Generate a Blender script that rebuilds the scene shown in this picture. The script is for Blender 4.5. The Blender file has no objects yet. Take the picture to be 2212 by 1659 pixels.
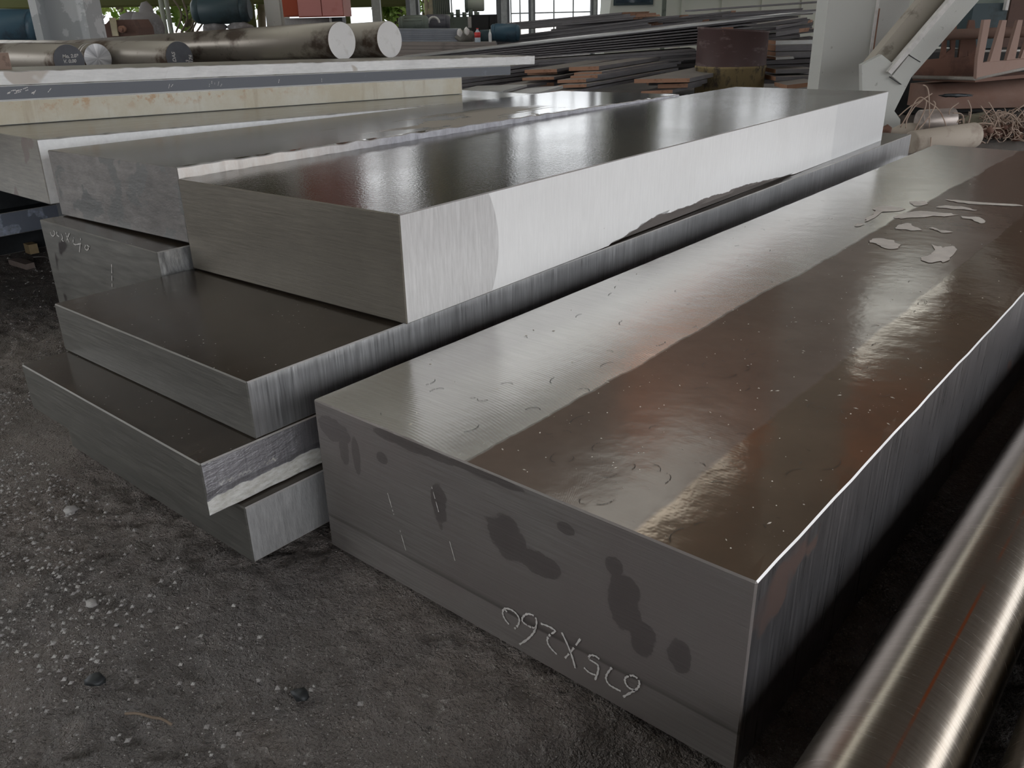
import bpy, bmesh, math, random
from mathutils import Vector, Matrix, noise
random.seed(7)
C = bpy.context.scene.collection
S = bpy.context.scene

# ------------------------------------------------------------------ camera
CAMLOC = Vector((0.92917, -0.642321, 0.745386))
cam = bpy.data.cameras.new('camera')
cam.sensor_fit = 'HORIZONTAL'; cam.sensor_width = 36.0
cam.lens = 36.0 * 1822.371322 / 2212.0
cam.clip_start = 0.02; cam.clip_end = 300
co = bpy.data.objects.new('camera', cam); C.objects.link(co)
co.matrix_world = Matrix.Translation(CAMLOC) @ Matrix.Rotation(0.712193, 4, 'Z') @ Matrix.Rotation(1.155959, 4, 'X') @ Matrix.Rotation(-0.022247, 4, 'Z')
S.camera = co

# ------------------------------------------------------------------ sky and exposure
W = bpy.data.worlds.new('overcast_sky'); S.world = W; W.use_nodes = True
wn = W.node_tree; wn.nodes.clear()
wo = wn.nodes.new('ShaderNodeOutputWorld'); wb = wn.nodes.new('ShaderNodeBackground')
wt = wn.nodes.new('ShaderNodeTexCoord'); ws = wn.nodes.new('ShaderNodeSeparateXYZ'); wr = wn.nodes.new('ShaderNodeValToRGB')
wr.color_ramp.elements[0].position = 0.0; wr.color_ramp.elements[0].color = (0.185, 0.195, 0.205, 1)          # overcast: horizon dimmer than the zenith
wr.color_ramp.elements[1].position = 0.8; wr.color_ramp.elements[1].color = (1.0, 1.0, 1.0, 1)
wn.links.new(wt.outputs['Generated'], ws.inputs[0]); wn.links.new(ws.outputs['Z'], wr.inputs[0])
wn.links.new(wr.outputs[0], wb.inputs[0]); wb.inputs[1].default_value = 6.5
wn.links.new(wb.outputs[0], wo.inputs[0])
S.view_settings.view_transform = 'Standard'; S.view_settings.look = 'None'
S.view_settings.exposure = 0.38; S.view_settings.gamma = 1.0; S.view_settings.use_curve_mapping = False
S.cycles.max_bounces = 8; S.cycles.diffuse_bounces = 5; S.cycles.glossy_bounces = 5; S.cycles.caustics_reflective = False
S.cycles.sample_clamp_indirect = 6

# ------------------------------------------------------------------ frames: slab frame = world; hall frame turned to face down the hall
HYAW = 0.712193
HORG = Vector((CAMLOC.x, CAMLOC.y, 0))
def hall(p): return HORG + Matrix.Rotation(HYAW, 3, 'Z') @ Vector(p)
BASE = {}

# ------------------------------------------------------------------ materials
def rgb(c): return (c[0], c[1], c[2], 1)
class NB:
    def __init__(s, name):
        s.m = bpy.data.materials.new(name); s.m.use_nodes = True; s.t = s.m.node_tree; s.t.nodes.clear()
        s.o = s.n('ShaderNodeOutputMaterial'); s.b = s.n('ShaderNodeBsdfPrincipled'); s.l(s.b.outputs[0], s.o.inputs[0])
        s.c = s.n('ShaderNodeTexCoord').outputs['Object']
    def n(s, ty, **k):
        x = s.t.nodes.new(ty)
        for a, v in k.items(): setattr(x, a, v)
        return x
    def l(s, a, b): s.t.links.new(a, b)
    def val(s, v):
        x = s.n('ShaderNodeValue'); x.outputs[0].default_value = v; return x.outputs[0]
    def col(s, c):
        x = s.n('ShaderNodeRGB'); x.outputs[0].default_value = rgb(c); return x.outputs[0]
    def scaled(s, sc, rot=(0, 0, 0)):
        x = s.n('ShaderNodeMapping'); x.inputs['Scale'].default_value = sc; x.inputs['Rotation'].default_value = rot
        s.l(s.c, x.inputs[0]); return x.outputs[0]
    def noise(s, sc=5, det=4, rough=.55, vec=None, dist=0):
        x = s.n('ShaderNodeTexNoise'); x.inputs['Scale'].default_value = sc; x.inputs['Detail'].default_value = det
        x.inputs['Roughness'].default_value = rough; x.inputs['Distortion'].default_value = dist
        s.l(vec if vec is not None else s.c, x.inputs['Vector']); return x.outputs[0]
    def voro(s, sc, vec=None):
        x = s.n('ShaderNodeTexVoronoi'); x.inputs['Scale'].default_value = sc
        s.l(vec if vec is not None else s.c, x.inputs['Vector']); return x.outputs['Distance']
    def ramp(s, f, a, b, lo=0., hi=1.):
        x = s.n('ShaderNodeMapRange'); x.clamp = True
        for i, v in enumerate((a, b, lo, hi)): x.inputs[i + 1].default_value = v
        s.l(f, x.inputs[0]); return x.outputs[0]
    def mix(s, f, a, b):
        x = s.n('ShaderNodeMix', data_type='RGBA')
        if isinstance(f, float): x.inputs[0].default_value = f
        else: s.l(f, x.inputs[0])
        for i, v in ((6, a), (7, b)):
            if isinstance(v, tuple): x.inputs[i].default_value = rgb(v)
            else: s.l(v, x.inputs[i])
        return x.outputs[2]
    def math(s, op, a, b=0., c=0.):
        x = s.n('ShaderNodeMath', operation=op)
        for i, v in enumerate((a, b, c)):
            if isinstance(v, (int, float)): x.inputs[i].default_value = v
            else: s.l(v, x.inputs[i])
        return x.outputs[0]
    def lerp(s, f, a, b):
        x = s.n('ShaderNodeMix', data_type='FLOAT'); s.l(f, x.inputs[0])
        for i, v in ((2, a), (3, b)):
            if isinstance(v, (int, float)): x.inputs[i].default_value = v
            else: s.l(v, x.inputs[i])
        return x.outputs[0]
    def xyz(s):
        x = s.n('ShaderNodeSeparateXYZ'); s.l(s.c, x.inputs[0]); return x.outputs
    def bump(s, h, st=.3, d=.01, prev=None):
        x = s.n('ShaderNodeBump'); x.inputs['Strength'].default_value = st; x.inputs['Distance'].default_value = d
        s.l(h, x.inputs['Height'])
        if prev is not None: s.l(prev, x.inputs['Normal'])
        return x.outputs[0]
    def fin(s, col=None, rough=None, metal=None, bump=None, spec=None):
        for k, v in (('Base Color', col), ('Roughness', rough), ('Metallic', metal), ('Normal', bump), ('Specular IOR Level', spec)):
            if v is None: continue
            if isinstance(v, tuple): s.b.inputs[k].default_value = rgb(v)
            elif isinstance(v, (int, float)): s.b.inputs[k].default_value = v
            else: s.l(v, s.b.inputs[k])
        return s.m

def mul(c, k): return tuple(min(1, x * k) for x in c)

def steel(name, c, rough=.4, metal=.8, streak=(1, 1, 60), var=.3, bump=.15, stain=None, stain_sc=4, stain_at=.58, rstain=.2, speck=0., blotch=.25, fine=1.):
    """machined or sawn steel: streaks along one axis, blotches, optional oil stains and light specks"""
    k = NB(name)
    st = k.noise(6 * fine, 6, .65, k.scaled(streak))
    bl = k.noise(3.5, 5, .6)
    col = k.mix(k.ramp(st, .3, .7), mul(c, 1 - var), mul(c, 1 + var))
    col = k.mix(k.math('MULTIPLY', k.ramp(bl, .4, .65), blotch), col, mul(c, .45))
    r = k.lerp(k.ramp(st, .3, .7), rough * .85, min(1, rough * 1.2))
    if stain:
        m = k.ramp(k.noise(stain_sc, 3, .5, dist=.3), stain_at, stain_at + .025)
        col = k.mix(m, col, stain); r = k.lerp(m, r, rstain)
    if speck:
        v = k.voro(70); gate = k.ramp(k.noise(9, 2), .45, .6)
        m = k.math('MULTIPLY', k.ramp(v, .10, .05), gate)
        col = k.mix(k.math('MULTIPLY', m, speck), col, (.75, .72, .68))
    return k.fin(col, r, metal, k.bump(st, bump, .002))

def paint(name, c, rough=.5, c2=None, amt=.3, sc=6, at=.55, metal=0., bump=.1, streak=(1, 1, 1), edge=.08, spec=.35):
    k = NB(name); n = k.noise(sc, 6, .65, k.scaled(streak)); f = k.noise(sc * 9, 4, .6)
    col = k.mix(k.math('MULTIPLY', k.ramp(n, at, at + edge), 1.), c, c2 if c2 else mul(c, 1 - amt))
    col = k.mix(k.ramp(f, .35, .75), mul(c, .82) if not c2 else col, col)
    return k.fin(col, rough, metal, k.bump(f, bump, .004), spec)

def plain(name, c, rough=.5, metal=0.):
    k = NB(name); f = k.noise(25, 4)
    return k.fin(k.mix(k.ramp(f, .3, .7), mul(c, .85), mul(c, 1.12)), rough, metal, k.bump(f, .05, .002))

# ------------------------------------------------------------------ mesh helpers
def bm_new(): return bmesh.new()
def box(bm, x0, x1, y0, y1, z0, z1, mi=0):
    v = [bm.verts.new(p) for p in ((x0,y0,z0),(x1,y0,z0),(x1,y1,z0),(x0,y1,z0),(x0,y0,z1),(x1,y0,z1),(x1,y1,z1),(x0,y1,z1))]
    fs = [bm.faces.new([v[i] for i in q]) for q in ((3,2,1,0),(4,5,6,7),(0,1,5,4),(1,2,6,5),(2,3,7,6),(3,0,4,7))]
    for f in fs: f.material_index = mi
    return v
def prism(bm, pts, off, mi=0):
    off = Vector(off); a = [bm.verts.new(Vector(p)) for p in pts]; b = [bm.verts.new(Vector(p) + off) for p in pts]
    n = len(a)
    fs = [bm.faces.new(a), bm.faces.new(b[::-1])] + [bm.faces.new((a[(i+1)%n], a[i], b[i], b[(i+1)%n])) for i in range(n)]
    for f in fs: f.material_index = mi
def rings(bm, rs, cap=True, mi=0, capmi=None, smooth=True):
    """rs: list of vertex rings (same count) joined into a skin"""
    vs = [[bm.verts.new(p) for p in r] for r in rs]
    n = len(vs[0])
    for a, b in zip(vs, vs[1:]):
        for i in range(n):
            f = bm.faces.new((a[i], a[(i+1)%n], b[(i+1)%n], b[i])); f.material_index = mi; f.smooth = smooth
    if cap:
        for r, k in ((vs[0][::-1], 0), (vs[-1], 1)):
            f = bm.faces.new(r); f.material_index = mi if capmi is None else capmi
def ring(c, ax, r, n=24, ph=0.):
    ax = Vector(ax).normalized(); c = Vector(c)
    u = ax.orthogonal().normalized() if abs(ax.z) > .9 else ax.cross(Vector((0,0,1))).normalized()
    w = ax.cross(u)
    return [c + r * (math.cos(t) * u + math.sin(t) * w) for t in (ph + 2 * math.pi * i / n for i in range(n))]
def cyl(bm, p, q, r, r2=None, n=24, bev=0., mi=0, capmi=None):
    p, q = Vector(p), Vector(q); ax = (q - p).normalized(); r2 = r if r2 is None else r2
    rs = [ring(p, ax, r - bev, n)] + ([ring(p + ax * bev, ax, r, n), ring(q - ax * bev, ax, r2, n)] if bev else []) + [ring(q, ax, r2 - bev, n)]
    rings(bm, rs, True, mi, capmi)
def lathe(bm, prof, c=(0,0,0), ax=(0,0,1), n=28, mi=0):
    ax = Vector(ax).normalized(); c = Vector(c)
    rings(bm, [ring(c + ax * h, ax, max(r, 1e-4), n) for r, h in prof], True, mi)
def tube(bm, pts, r, n=6, mi=0):
    pts = [Vector(p) for p in pts]; rs = []; prev = None
    for i, p in enumerate(pts):
        a = (pts[min(i+1, len(pts)-1)] - pts[max(i-1, 0)]).normalized()
        u = a.orthogonal().normalized() if prev is None else (prev - a * prev.dot(a)).normalized()
        prev = u; w = a.cross(u)
        rs.append([p + r * (math.cos(t)*u + math.sin(t)*w) for t in (2*math.pi*k/n for k in range(n))])
    rings(bm, rs, True, mi)
def spline(pts, k=6):
    pts = [Vector(p) for p in pts]; out = []
    for i in range(len(pts)-1):
        p0, p1, p2, p3 = pts[max(i-1,0)], pts[i], pts[i+1], pts[min(i+2, len(pts)-1)]
        for j in range(k):
            t = j / k
            out.append(.5*((2*p1) + (p2-p0)*t + (2*p0-5*p1+4*p2-p3)*t*t + (3*p1-p0-3*p2+p3)*t**3))
    return out + [pts[-1]]
def blob(bm, c, r, sub=2, amp=.25, sc=2., seed=0, squash=(1,1,1), mi=0):
    g = bmesh.ops.create_icosphere(bm, subdivisions=sub, radius=1)
    for v in g['verts']:
        d = 1 + amp * noise.noise(v.co * sc + Vector((seed*3.1, seed, seed*1.7)))
        v.co = Vector((c[0] + v.co.x*r*d*squash[0], c[1] + v.co.y*r*d*squash[1], c[2] + v.co.z*r*d*squash[2]))
    for v in g['verts']:
        for f in v.link_faces: f.smooth = True; f.material_index = mi
def bevel(bm, w, seg=1, ang=.6):
    es = [e for e in bm.edges if len(e.link_faces) == 2 and e.calc_face_angle(0) > ang]
    bmesh.ops.bevel(bm, geom=es, offset=w, segments=seg, affect='EDGES', profile=.6)
def tags(o, label=None, cat=None, group=None, kind=None):
    for k, v in (('label', label), ('category', cat), ('group', group), ('kind', kind)):
        if v: o[k] = v
    return o
def obj(name, bm, mats, parent=None, base=(0,0,0), frame='hall', bev=0., label=None, cat=None, group=None, kind=None, norm=True):
    if bev: bevel(bm, bev)
    if norm: bmesh.ops.recalc_face_normals(bm, faces=bm.faces)
    b = BASE[parent.name] if parent else Vector(base)
    bmesh.ops.translate(bm, verts=bm.verts, vec=-b)
    me = bpy.data.meshes.new(name); bm.to_mesh(me); bm.free()
    for m in (mats if isinstance(mats, (list, tuple)) else [mats]): me.materials.append(m)
    o = bpy.data.objects.new(name, me); C.objects.link(o)
    if parent: o.parent = parent
    elif frame == 'hall': o.location = hall(b); o.rotation_euler = (0, 0, HYAW)
    else: o.location = b
    BASE[o.name] = b
    return tags(o, label, cat, group, kind)
def thing(name, label, cat, base, frame='hall', group=None):
    o = bpy.data.objects.new(name, None); C.objects.link(o); o.empty_display_size = .1
    b = Vector(base)
    if frame == 'hall': o.location = hall(b); o.rotation_euler = (0, 0, HYAW)
    else: o.location = b
    BASE[o.name] = b
    return tags(o, label, cat, group)
def ribbon(bm, pts, w, z=(0,0,1), lift=.0004, gap=0.):
    """chalk stroke: flat strip following pts on a plane with normal z, broken up and uneven"""
    z = Vector(z); P = spline(pts, 5)
    row = []
    for i, p in enumerate(P):
        a = (P[min(i+1, len(P)-1)] - P[max(i-1, 0)]).normalized(); s = a.cross(z).normalized()
        k = w * (.5 + .22 * math.sin(i*2.1) + .2*random.random())
        row.append((bm.verts.new(p + s*k + z*lift), bm.verts.new(p - s*k + z*lift)))
    for i, (a, b) in enumerate(zip(row, row[1:])):
        if random.random() >= gap: bm.faces.new((a[0], a[1], b[1], b[0]))

# ------------------------------------------------------------------ large structure
m_soil = NB('soil'); k = m_soil
n1 = k.noise(1.3, 5, .6); n2 = k.noise(9, 6, .65); n3 = k.noise(60, 4, .7); n4 = k.noise(240, 3, .6)
c_ = k.mix(k.ramp(n1, .42, .62), (.295, .258, .238), (.18, .166, .160))
c_ = k.mix(k.ramp(n2, .55, .75), c_, (.315, .275, .252))
c_ = k.mix(k.ramp(n3, .6, .78), c_, (.50, .47, .455)); c_ = k.mix(k.ramp(k.voro(130), .16, .08), c_, (.58, .56, .54))
c_ = k.mix(k.ramp(n3, .36, .28), c_, (.10, .092, .087))
m_soil = k.fin(c_, k.lerp(k.ramp(n1, .4, .65), .8, .55), 0., k.bump(n4, .6, .004, k.bump(n3, .9, .016)))
bm = bm_new()
def axis(a, b, st, lo, hi):
    xs = []; x = a
    while x < b: xs.append(x); x += st
    xs.append(b)
    pre = [lo, lo*.5 + a*.5, lo*.2 + a*.8, a - .8, a - .3, a - .1]; post = [b + .1, b + .3, b + .8, hi*.2 + b*.8, hi*.5 + b*.5, hi]
    return [p for p in pre if p < a] + xs + [p for p in post if p > b]
XS = axis(-2.6, 1.4, .011, -60, 60); YS = axis(-.75, .75, .010, -40, 80)
gv = []
for y in YS:
    row = []
    for x in XS:
        z = 0.
        if -3.3 < x < 2 and -1.2 < y < 1.6:
            p = Vector((x, y, 0))
            r = noise.fractal(p * 7, 1.0, 2.0, 4); g = noise.fractal(p * 38, .9, 2.1, 3)
            m = max(0, min(1, .5 + 1.6 * noise.noise(p * 2.1 + Vector((3, 1, 0)))))
            h = noise.noise(p * 95) * .0028
            z = -.011 + .006 * r + .008 * g * (.3 + 1.0 * m) + h * (.4 + m)
            z = min(z, -.001)
        row.append(bm.verts.new((x, y, z)))
    gv.append(row)
for a, b in zip(gv, gv[1:]):
    for i in range(len(a) - 1):
        f = bm.faces.new((a[i], a[i+1], b[i+1], b[i])); f.smooth = True
obj('floor', bm, m_soil, frame='slab', kind='structure', norm=False)

m_roof = paint('roof_sheet', (.15, .108, .078), .7, (.11, .08, .058), sc=2)
bm = bm_new()
for x0, x1, i in [(-24, -5.4, i) for i in range(36)] + [(-4.1, 5.4, i) for i in range(36)]:      # profiled roof sheets with a strip of translucent sheets between
    y = -10 + i
    prism(bm, [(x0, y, 6.35), (x1, y, 6.35), (x1, y + .5, 6.362), (x0, y + .5, 6.362)], (0, 0, .03))
    prism(bm, [(x0, y + .5, 6.362), (x1, y + .5, 6.362), (x1, y + 1, 6.35), (x0, y + 1, 6.35)], (0, 0, .03))
obj('ceiling', bm, m_roof, frame='slab', base=(0, 8, 6.4), kind='structure')
m_sky = bpy.data.materials.new('translucent_sheet'); m_sky.use_nodes = True; t_ = m_sky.node_tree; t_.nodes.clear()
o_ = t_.nodes.new('ShaderNodeOutputMaterial'); b_ = t_.nodes.new('ShaderNodeBsdfTranslucent'); b_.inputs[0].default_value = (.38, .39, .36, 1); t_.links.new(b_.outputs[0], o_.inputs[0])
bm = bm_new()
for i in range(36):
    v_ = [bm.verts.new(p) for p in ((-5.4, i - 10, 6.37), (-4.1, i - 10, 6.37), (-4.1, i - 9.02, 6.37), (-5.4, i - 9.02, 6.37))]; bm.faces.new(v_)
obj('skylight', bm, m_sky, frame='slab', base=(-4.7, 8, 6.37), kind='structure')
for i in range(8):
    bm = bm_new(); y = -8 + i * 4.4
    box(bm, -23, 5.3, y, y + .12, 6.2, 6.34)
    obj('trim_1', bm, m_roof, frame='slab', base=(-2, y, 6.1), kind='structure', bev=.01)
m_wallback = paint('back_wall_sheet', (.42, .40, .38), .8, (.34, .32, .30), sc=1)
bm = bm_new(); box(bm, -7.2, 5.2, -9.2, -9.0, 0, 6.3)
for i in range(20): box(bm, -7.1 + i*.62, -6.9 + i*.62, -9.0, -8.97, 0, 6.3)
obj('wall_back', bm, m_wallback, frame='slab', base=(0, -9.1, 0), kind='structure')

bm = bm_new(); box(bm, 5.25, 5.4, -9.2, 26, 2.55, 6.3)  # unseen upper wall, added to block light from the open right side
for i in range(56): box(bm, 5.22, 5.25, -9.1 + i*.62, -8.9 + i*.62, 2.55, 6.3)
obj('wall_light_block', bm, m_wallback, frame='slab', base=(5.25, 8, 2.55), kind='structure')

# ------------------------------------------------------------------ steel slabs
m_edge = steel('worn_edge', (.86, .85, .84), .42, .7, (1, 1, 1), .15, .25)
def slab(name, label, Wd, L, T, loc, mats, rz=0., rx=0., ry=0., b=.002, n=40, rows=(), jag=None, group=None, cat='slab'):
    """rectangular slab, origin at its near left lower corner: x width, y length, z thickness; mats = top, side, end"""
    bm = bm_new()
    ys = [0, b] + [L * i / n for i in range(1, n)] + [L - b, L]
    zr = sorted(rows)
    def prof(y, ins):
        P = [(b, 0), (Wd - b, 0), (Wd, b)] + [(Wd, z) for z in zr] + [(Wd, T - b), (Wd - b, T), (Wd - .014, T), (.014, T), (b, T), (0, T - b), (0, b)]
        kinds = [0, 3] + [1] * (len(zr) + 1) + [3, 2, 2, 2, 3, 1, 3]
        out = []
        for i, (x, z) in enumerate(P):
            if ins:
                x = min(max(x, b), Wd - b); z = min(max(z, b), T - b)
            if jag and not ins: x, z = jag(x, y, z, Wd, T)
            out.append(Vector((x, y, z)))
        return out, kinds
    R = []
    for i, y in enumerate(ys):
        p, kinds = prof(y, i in (0, len(ys) - 1)); R.append([bm.verts.new(q) for q in p])
    N = len(kinds); slot = {0: 1, 1: 1, 2: 0, 3: 3}
    for j, (a, c) in enumerate(zip(R, R[1:])):
        for i in range(N):
            f = bm.faces.new((a[i], a[(i+1) % N], c[(i+1) % N], c[i]))
            f.material_index = 2 if j in (0, len(R) - 2) else slot[kinds[i]]
    f = bm.faces.new(R[0][::-1]); f.material_index = 2
    f = bm.faces.new(R[-1]); f.material_index = 2
    bmesh.ops.recalc_face_normals(bm, faces=bm.faces)
    me = bpy.data.meshes.new(name); bm.to_mesh(me); bm.free()
    for m in list(mats) + ([m_edge] if len(mats) < 4 else []): me.materials.append(m)
    o = bpy.data.objects.new(name, me); C.objects.link(o)
    o.location = loc; o.rotation_euler = (rx, ry, rz); BASE[o.name] = Vector((0, 0, 0))
    return tags(o, label, cat, group)

# near block: milled strip on the left, oil film on the rest
k = NB('near_block_top'); X, Y, Z = k.xyz()
wob = k.math('MULTIPLY', k.math('SUBTRACT', k.noise(5, 5, .6), .5), .035)
xw = k.math('ADD', X, wob)
m1 = k.ramp(xw, .290, .296); m2 = k.ramp(xw, .531, .537)
st = k.noise(4, 6, .65, k.scaled((3, 60, 1))); gr = k.noise(5, 5, .6)
left = k.mix(k.ramp(st, .3, .7), (.66, .65, .62), (.80, .79, .76))
mid = k.mix(k.ramp(gr, .35, .7), (.215, .165, .136), (.150, .112, .092))
rgt = k.mix(k.ramp(gr, .35, .7), (.225, .168, .122), (.165, .125, .092))
col = k.mix(m2, k.mix(m1, left, mid), rgt)
spk = k.math('MULTIPLY', k.ramp(k.voro(85), .09, .04), k.ramp(k.noise(6, 3), .5, .62))
col = k.mix(k.math('MULTIPLY', spk, .75), col, (.6, .55, .5))
dk = k.ramp(k.noise(30, 5, .7, k.scaled((1, 3, 1))), .69, .74)
col = k.mix(k.math('MULTIPLY', dk, .55), col, (.06, .05, .045))
arc = k.math('SUBTRACT', Y, k.math('SQRT', k.math('MAXIMUM', k.math('SUBTRACT', .09, k.math('POWER', k.math('SUBTRACT', X, .17), 2.)), 0.001)))
mill = k.math('SINE', k.math('MULTIPLY', arc, 1100.))
milln = k.math('MULTIPLY', mill, k.lerp(m1, .5, .06))
rg = k.lerp(m2, k.lerp(m1, .22, .15), .11)
rg = k.math('ADD', rg, k.math('MULTIPLY', k.math('SUBTRACT', gr, .5), .12))
m_near_top = k.fin(col, rg, k.lerp(m2, k.lerp(m1, .85, .05), .4), k.bump(milln, .10, .0006, k.bump(k.noise(14, 4), .07, .01)), k.lerp(m1, .5, .3))
OILS = ((.040, .212, .034, .018), (.058, .185, .010, .026), (.085, .185, .008, .03), (.20, .238, .07, .009), (.33, .24, .06, .006), (.245, .165, .014, .035), (.36, .165, .030, .030), (.41, .15, .03, .016), (.53, .150, .022, .036), (.555, .115, .018, .022), (.60, .115, .014, .022), (.515, .195, .012, .012), (.14, .20, .010, .008), (.45, .215, .012, .008))
k = NB('near_block_end'); X, Y, Z = k.xyz()
st = k.noise(5, 6, .68, k.scaled((2, 1, 55))); bl = k.noise(3.2, 5, .55)
col = k.mix(k.ramp(st, .3, .72), (.240, .224, .216), (.40, .380, .368))
col = k.mix(k.ramp(bl, .42, .62), col, (.295, .265, .258))
oil = None
for cx_, cz_, rx_, rz_ in OILS:
    e_ = k.math('ADD', k.math('POWER', k.math('DIVIDE', k.math('SUBTRACT', X, cx_), rx_), 2.), k.math('POWER', k.math('DIVIDE', k.math('SUBTRACT', Z, cz_), rz_), 2.))
    oil = e_ if oil is None else k.math('MINIMUM', oil, e_)
oil = k.ramp(k.math('ADD', oil, k.math('MULTIPLY', k.math('SUBTRACT', k.noise(24, 4, .6), .5), 2.8)), 1.1, .95)
col = k.mix(k.math('MULTIPLY', oil, .6), col, (.145, .128, .126))
band = k.ramp(k.math('ADD', Z, k.math('MULTIPLY', k.math('SUBTRACT', k.noise(4, 3), .5), .012)), .052, .055)
col = k.mix(k.math('MULTIPLY', band, .22), col, (.12, .10, .10))
line = k.math('MULTIPLY', band, k.ramp(Z, .062, .054)); col = k.mix(k.math('MULTIPLY', line, .5), col, (.06, .055, .05))
pit = k.ramp(k.noise(16, 4, .7, k.scaled((1, 1, 4))), .72, .75); col = k.mix(k.math('MULTIPLY', pit, .7), col, (.05, .045, .05))
m_near_end = k.fin(col, k.lerp(oil, .5, .34), .55, k.bump(st, .25, .002))
m_near_side = steel('near_block_side', (.34, .33, .345), .3, .9, (1, 30, 1), .3, .2, (.30, .22, .20), 7, .66, .4, blotch=.3)
near = slab('steel_block', 'large near steel block, brown oil film in bands on top, chalked 675X260 upside down', .675, 2.95, .247, (0, 0, 0),
            (m_near_top, m_near_side, m_near_end), n=60, jag=lambda x, y, z, w, t: (x + .0012*noise.noise(Vector((y*30, x*5, z*9))), z + (.001*noise.noise(Vector((y*24, 3, x*4))) if min(x, w - x) < .004 else 0)))
m_chalk = plain('chalk', (.72, .70, .68), .95)
bm = bm_new()
for st_ in [[(0.3615, -0.0005, 0.0355), (0.3548, -0.0005, 0.0401), (0.3513, -0.0005, 0.0476), (0.3541, -0.0005, 0.0559), (0.3639, -0.0005, 0.0604), (0.3735, -0.0005, 0.0589), (0.3788, -0.0005, 0.0525), (0.3767, -0.0005, 0.0422), (0.3705, -0.0005, 0.0332)], [(0.354, -0.0005, 0.0554), (0.3589, -0.0005, 0.0537)], [(0.4051, -0.0005, 0.0525), (0.3981, -0.0005, 0.05), (0.3911, -0.0005, 0.0497), (0.384, -0.0005, 0.0518), (0.3846, -0.0005, 0.0582), (0.3914, -0.0005, 0.0668), (0.4007, -0.0005, 0.07), (0.4064, -0.0005, 0.0656), (0.4051, -0.0005, 0.0525), (0.4003, -0.0005, 0.0409), (0.3907, -0.0005, 0.0266), (0.3784, -0.0005, 0.0125)], [(0.4132, -0.0005, 0.0635), (0.4257, -0.0005, 0.0656), (0.4351, -0.0005, 0.0638), (0.4279, -0.0005, 0.0545), (0.4234, -0.0005, 0.0453), (0.4245, -0.0005, 0.038), (0.4301, -0.0005, 0.0332), (0.438, -0.0005, 0.0296)], [(0.4452, -0.0005, 0.067), (0.4545, -0.0005, 0.0522), (0.4612, -0.0005, 0.038), (0.4657, -0.0005, 0.0238)], [(0.4725, -0.0005, 0.0718), (0.461, -0.0005, 0.0491), (0.4503, -0.0005, 0.0308)], [(0.5, -0.0005, 0.0572), (0.4938, -0.0005, 0.0585), (0.4865, -0.0005, 0.0549), (0.4856, -0.0005, 0.0491), (0.4919, -0.0005, 0.0483), (0.4982, -0.0005, 0.0468), (0.4984, -0.0005, 0.0371), (0.4946, -0.0005, 0.0226)], [(0.4785, -0.0005, 0.0322), (0.486, -0.0005, 0.0292), (0.4955, -0.0005, 0.0305)], [(0.5174, -0.0005, 0.0546), (0.5117, -0.0005, 0.0426), (0.5099, -0.0005, 0.0338), (0.5142, -0.0005, 0.0276), (0.5224, -0.0005, 0.0269), (0.5305, -0.0005, 0.0274)], [(0.5343, -0.0005, 0.0209), (0.5442, -0.0005, 0.0335), (0.5516, -0.0005, 0.0433), (0.5546, -0.0005, 0.0516), (0.5528, -0.0005, 0.058), (0.546, -0.0005, 0.0593), (0.5393, -0.0005, 0.0543), (0.5356, -0.0005, 0.0489), (0.5369, -0.0005, 0.0421), (0.542, -0.0005, 0.0387), (0.5498, -0.0005, 0.0401)]]:
    ribbon(bm, st_, .0021, (0, -1, 0), .0006, .03)
for x, z in ((.145, .150), (.262, .118), (.235, .19), (.165, .095)): ribbon(bm, [(x, 0, z), (x + .006, 0, z - .02), (x + .010, 0, z - .034)], .0010, (0, -1, 0), .0006, .2)
obj('chalk_marking', bm, m_chalk, near, norm=False, kind='stuff', label='white chalk handwriting 675X260 written upside down')
m_splash = plain('dried_splash', (.80, .74, .70), .8)
bm = bm_new()
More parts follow.
